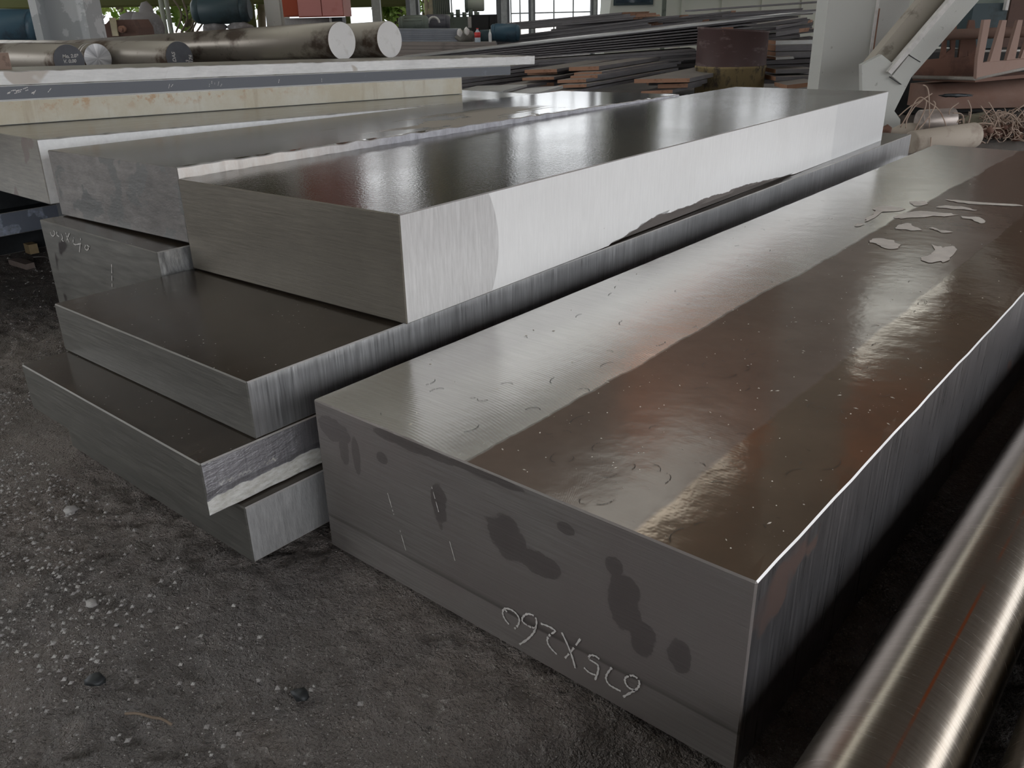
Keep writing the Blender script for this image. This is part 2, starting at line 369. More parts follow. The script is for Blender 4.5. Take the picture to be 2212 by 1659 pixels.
for poly in [[(0.2019, 1.6885), (0.2142, 1.7263), (0.2703, 1.7361), (0.2679, 1.6973), (0.2375, 1.6564), (0.2437, 1.5397), (0.2324, 1.5448), (0.2217, 1.6453)], [(0.2477, 1.825), (0.2849, 1.8507), (0.3001, 1.8156), (0.2793, 1.7863)], [(0.2795, 1.6309), (0.3009, 1.7147), (0.3925, 1.7372), (0.3947, 1.7117), (0.3405, 1.6603), (0.2975, 1.6037)], [(0.3217, 1.9134), (0.3712, 1.9103), (0.5028, 1.9472), (0.5025, 1.9265), (0.3724, 1.8868)], [(0.3321, 1.7878), (0.3454, 1.8262), (0.4164, 1.8235), (0.418, 1.8076), (0.3547, 1.792)], [(0.4079, 1.713), (0.4534, 1.7265), (0.4718, 1.7005), (0.4728, 1.6634), (0.4438, 1.6937)], [(0.3174, 1.541), (0.329, 1.5617), (0.3782, 1.5161), (0.3715, 1.4948), (0.3227, 1.4958)], [(0.3131, 1.3401), (0.321, 1.3677), (0.3546, 1.3699), (0.3821, 1.3365), (0.3816, 1.2991), (0.3444, 1.2989)], [(0.4343, 1.395), (0.4574, 1.3701), (0.4794, 1.4066), (0.4993, 1.302), (0.4953, 1.2471), (0.4627, 1.2288), (0.4512, 1.2482), (0.4615, 1.3131)], [(0.3833, 1.5436), (0.4419, 1.5333), (0.4228, 1.5104)], [(0.2316, 1.4678), (0.2469, 1.5037), (0.2463, 1.4659)]]:
    cx_ = sum(p[0] for p in poly) / len(poly); cy_ = sum(p[1] for p in poly) / len(poly)
    P = spline([Vector((a, b, .2478)) for a, b in poly] + [Vector((poly[0][0], poly[0][1], .2478))], 6)[:-1]
    P = [p + Vector((noise.noise(p * 60) * .006, noise.noise(p * 50 + Vector((5, 0, 0))) * .02, .0004)) for p in P]
    c0 = bm.verts.new((cx_, cy_, .2486)); vs = [bm.verts.new(p) for p in P]
    for i in range(len(vs)): bm.faces.new((c0, vs[i], vs[(i+1) % len(vs)]))
splash_bm = bm
m_swarf = plain('pale_swarf', (.62, .57, .50), .6, .2); m_hair = plain('dark_swarf', (.04, .035, .03), .6)
random.seed(31); bm = bm_new()
for i in range(300):
    x = random.uniform(.02, .66); y = abs(random.gauss(0, .75)) + .01
    if x < .29 and random.random() < .7: continue
    s = random.uniform(.0005, .0013); a_ = random.uniform(0, 6.3); l_ = s * random.choice((1, 1, 1.5, 3)); c_, s_ = math.cos(a_), math.sin(a_)
    vs = [bm.verts.new((x + u*c_ - w*s_, y + u*s_ + w*c_, .2472 + h)) for u, w, h in ((l_, 0, 0), (0, s, 0), (-l_, 0, 0), (0, -s, 0), (0, 0, s))]
    for j in range(4): bm.faces.new((vs[j], vs[(j+1) % 4], vs[4]))
obj('pale_swarf', bm, m_swarf, near, kind='stuff', label='pale metal shavings on the oily top')
bm = bm_new()
for i in range(110):
    x = random.uniform(.05, .64); y = abs(random.gauss(0, .7)) + .02; a_ = random.uniform(-.9, .9); r_ = random.uniform(.004, .014); ph = random.uniform(0, 6)
    ribbon(bm, [(x + r_*math.cos(ph + t_*.5), y + r_*1.6*math.sin(ph + t_*.5) , .2472) for t_ in range(random.choice((3, 4, 5)))], .0007, (0, 0, 1), .0005, .15)
obj('dark_swarf', bm, m_hair, near, kind='stuff', norm=False, label='dark hair-like swarf and dirt on the oily top')
bm = splash_bm
random.seed(7)
obj('dried_splash', bm, m_splash, near, kind='stuff', label='pale dried splashes on the oily top')

# stack beside it, bottom to top
m_dkend = steel('sawn_end_dark', (.215, .21, .195), .5, .75, (2, 1, 40), .25, .2)
m_dktop = steel('oiled_top_dark', (.066, .052, .040), .2, .15, (8, 2, 1), .25, .05, blotch=.5, speck=.7)
k = NB('low_slab_side'); st = k.noise(5, 6, .7, k.scaled((1, 14, 3), (.6, 0, 0)))
m_rawside = k.fin(k.mix(k.ramp(st, .3, .7), (.52, .52, .53), (.88, .88, .89)), .42, .6, k.bump(st, .5, .004))
A = slab('steel_slab', 'lowest slab of the near stack, lying on the soil with rough bright side', .60, 3.12, .0955, (-.653, -.104, 0), (m_dktop, m_rawside, m_dkend))
k = NB('torn_side'); X, Y, Z = k.xyz()
st = k.noise(5, 6, .68, k.scaled((1, 50, 2)))
col = k.mix(k.ramp(st, .3, .7), (.30, .29, .31), (.52, .51, .54))
edge = k.math('ADD', k.math('MULTIPLY', k.noise(9, 4, .6), .055), k.math('MULTIPLY', k.noise(60, 2, .6), .006))
torn = k.ramp(k.math('SUBTRACT', edge, Z), .0, .002)
zz = k.math('MULTIPLY', k.ramp(k.math('ABSOLUTE', k.math('SUBTRACT', k.math('SUBTRACT', Z, .045), k.math('MULTIPLY', k.math('SINE', k.math('MULTIPLY', Y, 900.)), .002))), .003, .0015), k.ramp(k.math('ABSOLUTE', k.math('SUBTRACT', Y, .07)), .05, .045))
torn = k.math('MAXIMUM', torn, k.math('MULTIPLY', zz, k.ramp(k.noise(70, 3), .4, .7)))
tn = k.noise(40, 5, .7, k.scaled((1, 1.5, 4)))
col = k.mix(torn, col, k.mix(k.ramp(tn, .35, .6), (.62, .60, .54), (.86, .85, .82)))
m_torn = k.fin(col, k.lerp(torn, .4, .75), k.lerp(torn, .8, .1), k.bump(tn, .5, .006, k.bump(st, .2, .002)))
B = slab('steel_slab', 'second slab up in the near stack, its lower side edge torn white', .594, 3.19, .0865, (-.662, -.150, .0965), (m_dktop, m_torn, m_dkend),
         rows=(.012, .024, .04), n=120, jag=lambda x, y, z, w, t: (x + (.003*noise.noise(Vector((y*60, z*150, 1))) - (.003 if z < .03 else 0) if x > w - .01 and z < .035 else 0), z))
m_Cside = steel('milled_side', (.58, .58, .59), .34, .85, (1, 45, 1.5), .28, .2, blotch=.35)
Cs = slab('steel_slab', 'third slab up in the near stack, wide dark oiled top, milled streaky side', .600, 3.11, .0908, (-.6712, -.0675, .1835), (m_dktop, m_Cside, m_dkend), rz=.0149, rx=-.0027)

# upper bright-sided slab with torn lower edge
k = NB('upper_slab_side'); X, Y, Z = k.xyz()
st = k.noise(5, 6, .66, k.scaled((1, 30, 3))); bl = k.noise(3, 4, .55)
base = k.mix(k.ramp(st, .3, .7), (.76, .755, .755), (.82, .815, .815))
base = k.mix(k.math('MULTIPLY', k.ramp(bl, .5, .7), .12), base, (.5, .48, .46))
az = k.math('SUBTRACT', Z, .090)
ya = k.math('SUBTRACT', k.math('SQRT', k.math('SUBTRACT', .0324, k.math('POWER', az, 2.))), k.math('SUBTRACT', Y, .065))
front = k.ramp(ya, 0., .002)
col = k.mix(front, base, k.mix(k.ramp(st, .3, .7), (.50, .49, .49), (.66, .65, .65)))
farz = k.ramp(Y, 2.02, 2.03); col = k.mix(k.math('MULTIPLY', farz, .22), col, (.45, .46, .48))
pr = k.math('MULTIPLY', k.ramp(Y, .60, .85), k.ramp(Y, 1.75, 1.25))
th = k.math('MULTIPLY', pr, k.math('ADD', .012, k.math('MULTIPLY', k.noise(7, 4, .65), .035)))
gap = k.ramp(k.math('SUBTRACT', th, Z), 0., .001)
col = k.mix(gap, col, (.16, .14, .13))
mk = k.ramp(k.noise(11, 4, .7, k.scaled((1, 1, 1.6), (.5, 0, 0))), .715, .735); col = k.mix(k.math('MULTIPLY', mk, .55), col, (.35, .31, .28))
m_upside = k.fin(col, k.lerp(gap, k.lerp(front, .46, .40), .8), k.lerp(gap, .55, .0), k.bump(st, .12, .002))
k = NB('upper_slab_top'); st = k.noise(3, 5, .6, k.scaled((9, 1, 1))); fine = k.noise(190, 3, .6); bl = k.noise(2.2, 3, .5)
col = k.mix(k.ramp(st, .35, .7), (.078, .066, .052), (.050, .043, .034))
spk = k.ramp(k.voro(26), .055, .03); col = k.mix(k.math('MULTIPLY', spk, .8), col, (.03, .03, .03))
m_uptop = k.fin(col, k.lerp(k.ramp(bl, .4, .6), .10, .15), .1, k.bump(k.noise(2.5, 2), .004, .02, k.bump(fine, .24, .0012)), .2)
def jD1(x, y, z, w, t):
    if x > w - .006 and z < .05:
        q = max(0, min(1, (y - .6) / .25)) * max(0, min(1, (1.75 - y) / .5))
        h = q * (.012 + .028 * abs(noise.noise(Vector((y * 7, .3, 0)))))
        if z < h: x -= .010 * (1 - z / max(h, 1e-4)) + .002
    if x < .006 and z > t - .01: z += .0015 * noise.noise(Vector((y * 30, 0, 0)))
    return x, z
m_D1end = steel('upper_slab_end', (.20, .182, .152), .5, .7, (2, 1, 30), .2, .2, blotch=.3)
D1 = slab('steel_slab', 'thick upper slab with white ground side and mirror-wet top, uppermost in the near stack', .6155, 2.59, .1815, (-.6716, .214, .2758), (m_uptop, m_upside, m_D1end), rz=.040, rx=-.006, ry=-.0046,
          n=150, rows=(.008, .016, .024, .032, .04, .08, .13), jag=jD1)

k = NB('flame_cut_side'); st = k.noise(30, 5, .7, k.scaled((1, 1, .5))); X, Y, Z = k.xyz()
m_flame = k.fin(k.mix(k.ramp(st, .35, .62), k.mix(k.ramp(Y, .25, .6), (.80, .72, .66), (.42, .41, .45)), k.mix(k.ramp(Y, .25, .6), (.88, .84, .80), (.60, .60, .64))), .55, .4, k.bump(st, .5, .006))
m_rough_end = steel('rough_mottled_end', (.29, .275, .265), .55, .6, (3, 1, 7), .35, .6, (.19, .19, .185), 12, .54, .45, blotch=.5)
k = NB('wet_top'); X, Y, Z = k.xyz(); st = k.noise(3, 5, .6, k.scaled((8, 1, 1))); bl = k.noise(4.5, 4, .6, k.scaled((1.8, .6, 1)), .6)
col = k.mix(k.ramp(st, .35, .7), (.12, .108, .092), (.075, .066, .056))
film = k.math('MULTIPLY', k.ramp(bl, .5, .53), k.math('MULTIPLY', k.ramp(Y, .55, .8), k.math('MULTIPLY', k.ramp(Y, 1.5, 1.3), k.ramp(X, .22, .32))))
col = k.mix(film, col, (.42, .38, .33))
m_wettop = k.fin(col, k.lerp(film, .13, .5), k.lerp(film, .15, .1), k.bump(k.noise(2.5, 2), .004, .02, k.bump(k.noise(190, 3, .6), .10, .0012)), .2)
D2 = slab('steel_slab', 'slab left of the wet-topped one, mottled rough end and ragged flame-cut top edge', .540, 2.10, .1515, (-1.214, .195, .3212), (m_wettop, m_flame, m_rough_end), rz=.040, rx=-.0135, ry=-.0114,
          n=150, jag=lambda x, y, z, w, t: (x + (.003*noise.noise(Vector((y*40, z*40, 0))) if x > w*.5 else 0), z + (.004*noise.noise(Vector((y*22, 9, 0))) if (x > w - .006 and z > t - .01) else 0)))
m_Eend = steel('stained_end', (.20, .195, .18), .5, .6, (2, 1, 14), .25, .2, (.10, .09, .088), 5, .57, .35)
m_Eside = steel('ground_shiny_side', (.72, .73, .75), .34, .8, (1, 14, 4), .5, .5)
Es = slab('steel_block', 'block under the mottled slab, chalked 025X40 upside down on its dark end', .523, 2.55, .320, (-1.212, .138, 0.0), (m_dktop, m_Eside, m_Eend), rx=-.010, rz=.02)
bm = bm_new()
for st_ in [[(0.0476, -0.0005, 0.2978), (0.0495, -0.0005, 0.2891), (0.0622, -0.0005, 0.29), (0.0713, -0.0005, 0.2982), (0.067, -0.0005, 0.3026)], [(0.0847, -0.0005, 0.3021), (0.0795, -0.0005, 0.2949), (0.0898, -0.0005, 0.2919)], [(0.1029, -0.0005, 0.3017), (0.1074, -0.0005, 0.293), (0.1012, -0.0005, 0.2862), (0.1073, -0.0005, 0.283)], [(0.128, -0.0005, 0.3062), (0.1318, -0.0005, 0.2951), (0.1364, -0.0005, 0.2856)], [(0.1479, -0.0005, 0.3075), (0.1361, -0.0005, 0.2972), (0.1242, -0.0005, 0.2867)], [(0.1661, -0.0005, 0.3001), (0.1571, -0.0005, 0.2887), (0.1642, -0.0005, 0.2839), (0.1958, -0.0005, 0.291)], [(0.2002, -0.0005, 0.3036), (0.1905, -0.0005, 0.2879), (0.1777, -0.0005, 0.2686)], [(0.2169, -0.0005, 0.2905), (0.2099, -0.0005, 0.2823), (0.2188, -0.0005, 0.2794), (0.2308, -0.0005, 0.2878), (0.222, -0.0005, 0.291), (0.2346, -0.0005, 0.2895)], [(0.322, -0.0005, 0.2635), (0.3122, -0.0005, 0.2365), (0.3023, -0.0005, 0.209)]]:
    ribbon(bm, st_, .0022, (0, -1, 0), .0006, .05)
obj('chalk_marking', bm, m_chalk, Es, norm=False, kind='stuff', label='white chalk figures 025X40 written upside down')

# far-left stack, sagging away from the viewer
TL = -.0277
m_Fend = steel('pale_sawn_end', (.40, .385, .355), .55, .5, (2, 1, 22), .25, .25, (.30, .26, .24), 8, .6, .5)
m_Fside = steel('bright_ground_side', (.90, .905, .91), .5, .15, (1, 10, 10), .08, .2, blotch=.05)
m_Ftop = steel('pale_wet_top', (.36, .345, .30), .2, .35, (9, 1, 1), .2, .04)
jF = lambda x, y, z, w, t: (x, z + (.003*min(0, noise.noise(Vector((y*26, 4, 0)))) if (x > w - .006 and z > t - .01) else 0))
F = slab('steel_slab', 'pale slab with dazzling white side, at the front of the left stack', .90, 2.06, .158, (-2.2306, .2179, .3274), (m_Ftop, m_Fside, m_Fend), rx=TL, n=120, jag=jF)
k = NB('yellowed_side'); X, Y, Z = k.xyz(); rn = k.noise(5, 6, .7); ru = k.noise(3, 4, .6, k.scaled((1, 8, .6)))
col = k.mix(k.ramp(rn, .4, .62), (.66, .60, .47), (.74, .71, .62))
col = k.mix(k.math('MULTIPLY', k.ramp(k.noise(24, 5, .7), .52, .62), k.math('MULTIPLY', k.ramp(Z, .022, .05), k.ramp(Y, 1.7, 1.2))), col, (.60, .42, .27))
col = k.mix(k.math('MULTIPLY', k.ramp(ru, .6, .72), .5), col, (.46, .36, .24))
m_Gside = k.fin(col, .7, .1, k.bump(k.noise(60, 4, .7), .25, .004))
G = slab('steel_slab', 'rust-yellowed slab lying on the pale white-sided slab', .80, 2.30, .0648, (-2.579, -.175, .4985), (m_Ftop, m_Gside, m_Fend), rx=TL, rz=-.0515)
m_H1 = paint('blue_grey_primer', (.165, .175, .20), .5, (.25, .28, .32), sc=3, at=.6)
H1 = slab('steel_slab', 'blue-grey plate with scratched dark side, between the yellowed slab and the white-edged plate', .80, 2.60, .0385, (-2.579, -.175, .5640), (m_Ftop, m_H1, m_Fend), rx=TL, rz=-.0515)
bm = bm_new()
for y0 in (.62, .66, 1.02, 1.03, 1.16, 1.17, 1.18, 1.19, 1.20, 1.42, 1.6):
    z0 = random.uniform(.006, .02); ribbon(bm, [(.8, y0, z0), (.8, y0 + .012*random.random(), z0 + random.uniform(.006, .016))], .0012, (1, 0, 0), .0006, .1)
for i in range(14):
    y0 = .55 + .07*random.random(); z0 = random.uniform(.015, .034); ribbon(bm, [(.8, y0, z0), (.8, y0 + .008, z0 + .002)], .0016, (1, 0, 0), .0006)
obj('scratch_marks', bm, m_chalk, H1, norm=False, kind='stuff')
m_H2 = steel('white_cut_side', (.86, .855, .85), .5, .15, (1, 3, 22), .1, .35, (.60, .55, .50), 5, .62, .6)
m_H2top = steel('dusty_top', (.33, .31, .27), .45, .4, (6, 1, 1), .2, .1)
H2 = slab('steel_slab', 'plate with ragged white edge carrying the round bars', .34, 2.76, .0365, (-2.1196, -.1987, .6036), (m_H2top, m_H2, m_Fend), rx=TL, rz=-.0515, n=160,
          jag=lambda x, y, z, w, t: (x + (.003*noise.noise(Vector((y*30, z*20, 0))) if x > w*.5 else 0), z + (.0035*noise.noise(Vector((y*26, 9, 0))) if (x > w - .006 and z > t - .01) else 0)))
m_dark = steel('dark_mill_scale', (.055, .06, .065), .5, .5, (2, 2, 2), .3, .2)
m_bluescale = steel('blue_scale_side', (.52, .57, .70), .5, .3, (1, 12, 12), .45, .5, (.26, .29, .36), 14, .55, .5)
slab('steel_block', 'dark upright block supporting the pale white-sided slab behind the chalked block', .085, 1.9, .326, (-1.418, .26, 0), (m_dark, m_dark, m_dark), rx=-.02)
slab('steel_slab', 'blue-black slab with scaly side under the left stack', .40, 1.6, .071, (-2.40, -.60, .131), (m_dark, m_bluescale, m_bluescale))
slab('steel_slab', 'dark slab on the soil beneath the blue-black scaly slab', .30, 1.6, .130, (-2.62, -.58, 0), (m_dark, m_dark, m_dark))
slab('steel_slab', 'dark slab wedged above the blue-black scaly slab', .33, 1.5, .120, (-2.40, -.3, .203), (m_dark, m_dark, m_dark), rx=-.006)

# ------------------------------------------------------------------ round bars
k = NB('turned_bar'); X, Y, Z = k.xyz()
rg_ = k.noise(5, 5, .65, k.scaled((3, 70, 3))); ln = k.noise(7, 4, .6, k.scaled((9, .6, 9))); fk = k.noise(42, 4, .7, k.scaled((1, .5, 1)))
col = k.mix(k.ramp(rg_, .3, .7), (.29, .255, .215), (.38, .34, .295)); col = k.mix(k.math('MULTIPLY', k.ramp(ln, .45, .65), .35), col, (.24, .19, .15))
red = k.math('MULTIPLY', k.ramp(k.math('ABSOLUTE', k.math('SUBTRACT', X, .014)), .0022, .0006), k.ramp(Z, 0, .01))
col = k.mix(k.math('MULTIPLY', red, k.ramp(k.noise(6, 4), .4, .55)), col, (.55, .18, .08))
col = k.mix(k.ramp(fk, .72, .75), col, (.09, .075, .06)); og = k.ramp(k.noise(13, 4, .7, k.scaled((1, .6, 1))), .745, .77); col = k.mix(og, col, (.55, .24, .05))
m_bar = k.fin(col, k.lerp(k.ramp(rg_, .3, .7), .21, .28), .85, k.bump(rg_, .16, .0015))
m_barend = steel('sawn_bar_end', (.5, .49, .48), .45, .7, (30, 1, 1), .2, .2)
for x, lab in ((.806, 'turned steel bar lying beside the near block, thin red line along it'), (.957, 'turned steel bar at the edge of the picture, right of the red-lined bar')):
    bm = bm_new(); cyl(bm, (x, -1.25, .0655), (x, 3.3, .0655), .065, n=64, bev=.003, capmi=1)
    obj('round_bar', bm, [m_bar, m_barend], frame='slab', base=(x, 0, .0655), label=lab, cat='bar', group='turned bars on the ground')
m_dbar = paint('dusty_bar', (.34, .31, .27), .42, (.11, .08, .06), sc=2.6, at=.5, metal=.4, streak=(1.6, 2, 2), edge=.10)
m_dbar2 = paint('black_dusty_bar', (.24, .215, .185), .34, (.075, .056, .044), sc=2.6, at=.5, metal=.5, streak=(1.4, 2, 2), edge=.10)
m_capwhite = paint('white_sawn_cap', (.86, .85, .84), .7, (.66, .64, .61), sc=16, at=.57, bump=.4, edge=.2)
m_capgrey = plain('grey_painted_cap', (.115, .118, .135), .5)
k = NB('turned_silver_cap'); X, Y, Z = k.xyz(); an = k.math('ARCTAN2', Y, Z)
cr = k.n('ShaderNodeCombineXYZ'); k.l(k.math('SINE', an), cr.inputs[0]); k.l(k.math('COSINE', an), cr.inputs[1])
m_capsilver = k.fin(k.mix(k.ramp(k.noise(1.8, 3, .6, cr.outputs[0]), .35, .65), (.38, .38, .40), (.92, .92, .93)), .35, .7)
bars = {}
for nm, c, r, L, dz, bmat, cmat, lab in (
    ('mo', (-2.98, 1.06, .596), .066, 2.3, .0, m_dbar, m_capgrey, 'dusty round bar whose grey end is chalked with a Mo and a V figure'),
    ('sil', (-3.27, 1.32, .588), .066, 2.1, .0, m_dbar2, m_capsilver, 'round bar with shiny silver turned end and two bright rings'),
    ('c3', (-2.80, 1.465, .594), .066, 2.4, .0, m_dbar, m_capgrey, 'dusty round bar with grey end bearing sideways chalk figures'),
    ('b1', (-1.991, 1.731, .653), .0733, 3.1, -.032, m_dbar2, m_capwhite, 'long dark round bar with white sawn end, left one of the white-ended pair'),
    ('b2', (-1.975, 1.975, .650), .0733, 3.1, -.032, m_dbar, m_capwhite, 'round bar with white sawn end, right one of the white-ended pair')):
    bm = bm_new(); c = Vector(c); d = Vector((-1, -.03 if nm in ('b1', 'b2') else 0, dz)).normalized()
    cyl(bm, c + d * L, c, r, n=48, bev=.002, mi=0, capmi=1)
    bars[nm] = obj('round_bar', bm, [bmat, cmat], frame='slab', base=c, label=lab, cat='bar', group='round bars on the left stack')
bm = bm_new()
for o_ in (.035, .062): 
    rings(bm, [ring((-3.27 - o_, 1.32, .588), (1, 0, 0), .0664, 48), ring((-3.27 - o_ - .008, 1.32, .588), (1, 0, 0), .0664, 48)], cap=False)
obj('bright_ring', bm, m_edge, bars['sil'], label='bright turned rings')
def chalk_text(par, c, lines, size, rot=0., name='chalk_marking'):
    for i, (t, dy, dz) in enumerate(lines):
        cu = bpy.data.curves.new(name, 'FONT'); cu.body = t; cu.size = size; cu.extrude = .0004; cu.shear = .2; cu.offset = .0006
        tmp = bpy.data.objects.new('tmp', cu); C.objects.link(tmp); bpy.context.view_layer.update()
        me = bpy.data.meshes.new_from_object(tmp.evaluated_get(bpy.context.evaluated_depsgraph_get())); bpy.data.objects.remove(tmp)
        me.materials.clear(); me.materials.append(m_chalk); o = bpy.data.objects.new(name, me); C.objects.link(o); o.parent = par; o['kind'] = 'stuff'
        o.rotation_euler = (math.pi/2, rot, math.pi/2); o.location = (.0012, dy, dz)
chalk_text(bars['mo'], None, (('Mo, 2.03', -.026, .012), ('V. 0.00', -.026, -.008)), .019)
chalk_text(bars['c3'], None, (('DAS', -.020, -.020), ('40.3', .042, -.052), ('-174', .060, -.035)), .022, -math.pi/2)
m_timber = paint('grey_timber', (.30, .25, .20), .85, (.20, .16, .13), sc=4, streak=(8, 1, 8))
for x, z in ((-3.55, .528), (-4.55, .522)):
    bm = bm_new(); box(bm, x - .09, x + .09, .9, 2.15, 0, z)
    obj('timber_bearer', bm, m_timber, frame='slab', base=(x, 1.5, 0), bev=.006, label='upright timber bearer under the round bars, ' + ('nearer to their ends' if x > -4 else 'farther from their ends'), cat='timber')
m_pinkwood = paint('reddish_wood', (.33, .235, .19), .85, (.24, .17, .14), sc=5, streak=(1, 8, 8))
bm = bm_new(); box(bm, -2.25, -1.886, .33, .415, .622, .668)
obj('wood_block', bm, m_pinkwood, frame='slab', base=(-2.05, .37, .615), bev=.008, label='reddish wood block on the white-edged plate, cut by the picture edge', cat='wood')
bm = bm_new(); p = Vector((-2.272, 0.4793, 0.0)); box(bm, p.x - .02, p.x + .022, p.y - .015, p.y + .015, .0, .034)
obj('wood_offcut', bm, paint('pale_wood', (.55, .42, .24), .8, streak=(1, 1, 9)), frame='slab', base=p, bev=.002, label='small pale yellow wood offcut on the soil beside the chalked block', cat='wood')
bm = bm_new(); p = Vector((-2.1131, 0.3819, 0.0))
prism(bm, [p + Vector((-.06, -.018, .0)), p + Vector((.06, -.01, .0)), p + Vector((.055, .02, .0)), p + Vector((-.05, .016, .0))], (0, 0, .018))
obj('brick_fragment', bm, paint('dusty_brick', (.36, .29, .26), .9, bump=.5), frame='slab', base=p, bev=.004, label='dusty pinkish brick fragment on the soil at the left edge', cat='rubble')
bm = bm_new(); tube(bm, spline([(*q[:2], .006) for q in [(-2.1825, 0.446, 0.0), (-2.1618, 0.4684, -0.0), (-2.125, 0.4731, 0.0), (-2.0596, 0.4561, 0.0)]]), .0022)
obj('bent_wire', bm, plain('grey_wire', (.4, .38, .36), .5, .4), frame='slab', base=(-2.1618, 0.4684, -0.0), label='short pale wire on soil by the yellow wood offcut', cat='wire')
bm = bm_new(); tube(bm, spline([(*q[:2], .004 + .003 * (i % 2)) for i, q in enumerate([(0.0888, -0.3744, 0.0), (0.1035, -0.3661, 0.0), (0.1189, -0.3572, 0.0), (0.1335, -0.3525, 0.0), (0.147, -0.3486, 0.0)])]), .0016)
obj('dry_twig', bm, plain('dry_twig', (.26, .2, .15), .9), frame='slab', base=(0.1126, -0.3595, 0.0), label='thin dry twig on the bare soil near the bottom left', cat='twig')
m_peb = paint('pebble', (.34, .325, .32), .7, (.52, .51, .50), sc=30, at=.5)
GPATCH = [(-.55 - .06*i, -.19 + .006*i) for i in range(8)] + [(-.30 - .05*i, -.27 + .01*i) for i in range(5)] + [(-.14, -.36), (-.2, -.42)]
bm = bm_new(); n = 0
while n < 7000:
    x = random.uniform(-2.4, .5); y = random.uniform(-.72, .55)
    if y > -.16 and x > -.9 - (y + .1) * 1.2: continue
    d_ = min((Vector((x, y)) - Vector(q)).length for q in GPATCH)
    if d_ + .12 * noise.noise(Vector((x * 7, y * 7, 2))) > abs(random.gauss(0, .085)) + .03 and random.random() > .10: continue
    s = .0008 + .0034 * random.random() ** 4; z = -.007 + random.uniform(0, .006)
    vs = [bm.verts.new((x + s*random.uniform(.7, 1.4)*a, y + s*random.uniform(.7, 1.4)*b, z + s*c)) for a, b, c in ((1,0,0),(0,1,0),(-1,0,0),(0,-1,0),(0,0,.9))]
    for i in range(4): bm.faces.new((vs[i], vs[(i+1) % 4], vs[4]))
    n += 1
obj('gravel', bm, m_peb, frame='slab', base=(-1, -.3, 0), kind='stuff', label='fine pale gravel scattered over the dark soil', cat='gravel')
for q, s, lab in (((-0.1542, -0.301, 0.0), .008, 'pale stone lying alone on the soil left of the stack'), ((-0.4281, -0.2087, 0.0), .010, 'flat pale stone on gravel below the second slab'), ((0.218, -0.2222, 0.0), .009, 'dark lump in the soil left of the near block'), ((-0.0016, -0.3684, 0.0), .011, 'dark flat stone in the soil toward the lower left')):
    bm = bm_new(); blob(bm, (q[0], q[1], -.002), s, 2, .5, 1.5, s * 900, (1.3, 1, .6))
    obj('stone', bm, m_peb if 'pale' in lab else m_dark, frame='slab', base=q, label=lab, cat='stone')

# ------------------------------------------------------------------ hall: columns, far walls
def hb(bm, a, b, d, mi=0, dv=0.):
    """box whose front shows from lower left a to upper right b (hall coordinates), d deep"""
    return box(bm, a[0], b[0], a[1] + dv, a[1] + dv + d, a[2], b[2], mi)
def up(p, dz): return (p[0], p[1], p[2] + dz)
m_col = paint('grey_column_paint', (.44, .46, .475), .6, (.62, .635, .65), sc=2.6, at=.5, bump=.15, edge=.02)
a, b = (-3.1685, 6.2, 0.6293), (-2.8027, 6.2, 0.6217)
t = thing('steel_column', 'grey I-section column with peeling paint behind the round bars', 'column', (a[0], a[1], 0))
bm = bm_new(); box(bm, a[0] + .05, b[0] - .05, a[1] + .11, a[1] + .125, 0, 6.3); obj('web', bm, m_col, t)
for u0 in (a[0], b[0] - .05):
    bm = bm_new(); box(bm, u0, u0 + .05, a[1], a[1] + .26, 0, 6.3); obj('flange', bm, m_col, t, bev=.004)
m_conc = paint('speckled_grey_paint', (.60, .605, .575), .7, (.42, .42, .39), sc=26, at=.66, bump=.3, edge=.03)
m_rustflat = paint('rust_flat', (.30, .17, .12), .8, (.22, .12, .09), sc=4)
a, b, c2, d2 = (2.1113, 6.0, 0.177), (2.4357, 6.0, 0.1701), (2.4467, 6.0, 0.3468), (2.6522, 6.0, 0.3425)
t = thing('steel_column', 'pale grey speckled double column at the head of the near block', 'column', (a[0], a[1], 0))
bm = bm_new(); hb(bm, (a[0], a[1], 0), (b[0], 0, 6.3), .22); obj('post', bm, m_conc, t, bev=.008)
bm = bm_new(); hb(bm, (c2[0] + .055, a[1] + .14, 0), (d2[0] + .05, 0, 6.3), .18); obj('post', bm, m_conc, t, bev=.008)
bm = bm_new(); hb(bm, (b[0] + .002, a[1] + .01, .3), (c2[0] + .012, 0, .72), .05); obj('filler_plate', bm, m_rustflat, t, label='rusty plate between the posts')
bm = bm_new(); hb(bm, (b[0] - .012, a[1] - .012, 0), (b[0] + .004, 0, 6.3), .02); obj('edge_strip', bm, m_chalk, t)
# brace: two members running up to the right from the gusset
def bar_between(bm, p, q, wd, dp, mi=0):
    p, q = Vector(p), Vector(q); ax = (q - p).normalized(); s = Vector((ax.z, 0, -ax.x)).normalized(); f = Vector((0, 1, 0))
    prism(bm, [p - s*wd/2, p + s*wd/2, q + s*wd/2, q - s*wd/2], f * dp, mi)
t = thing('diagonal_brace', 'grey diagonal brace leaning up right from the foot of the double column', 'brace', (2.4842, 5.6, 0.1198))
bm = bm_new(); p, q = Vector((2.3247, 5.62, 0.3467)), Vector((2.639, 5.62, 0.7617)); q = p + (q - p) * 3.2; bar_between(bm, p, q, .150, .10)
obj('rear_member', bm, paint('taupe_steel', (.46, .42, .36), .75, (.27, .24, .2), sc=6), t, bev=.004)
bm = bm_new(); p, q = Vector((2.4341, 5.5, 0.3412)), Vector((2.7571, 5.5, 0.7578)); q = p + (q - p) * 3.2; bar_between(bm, p, q, .125, .10)
fm = obj('front_member', bm, m_conc, t, bev=.012)
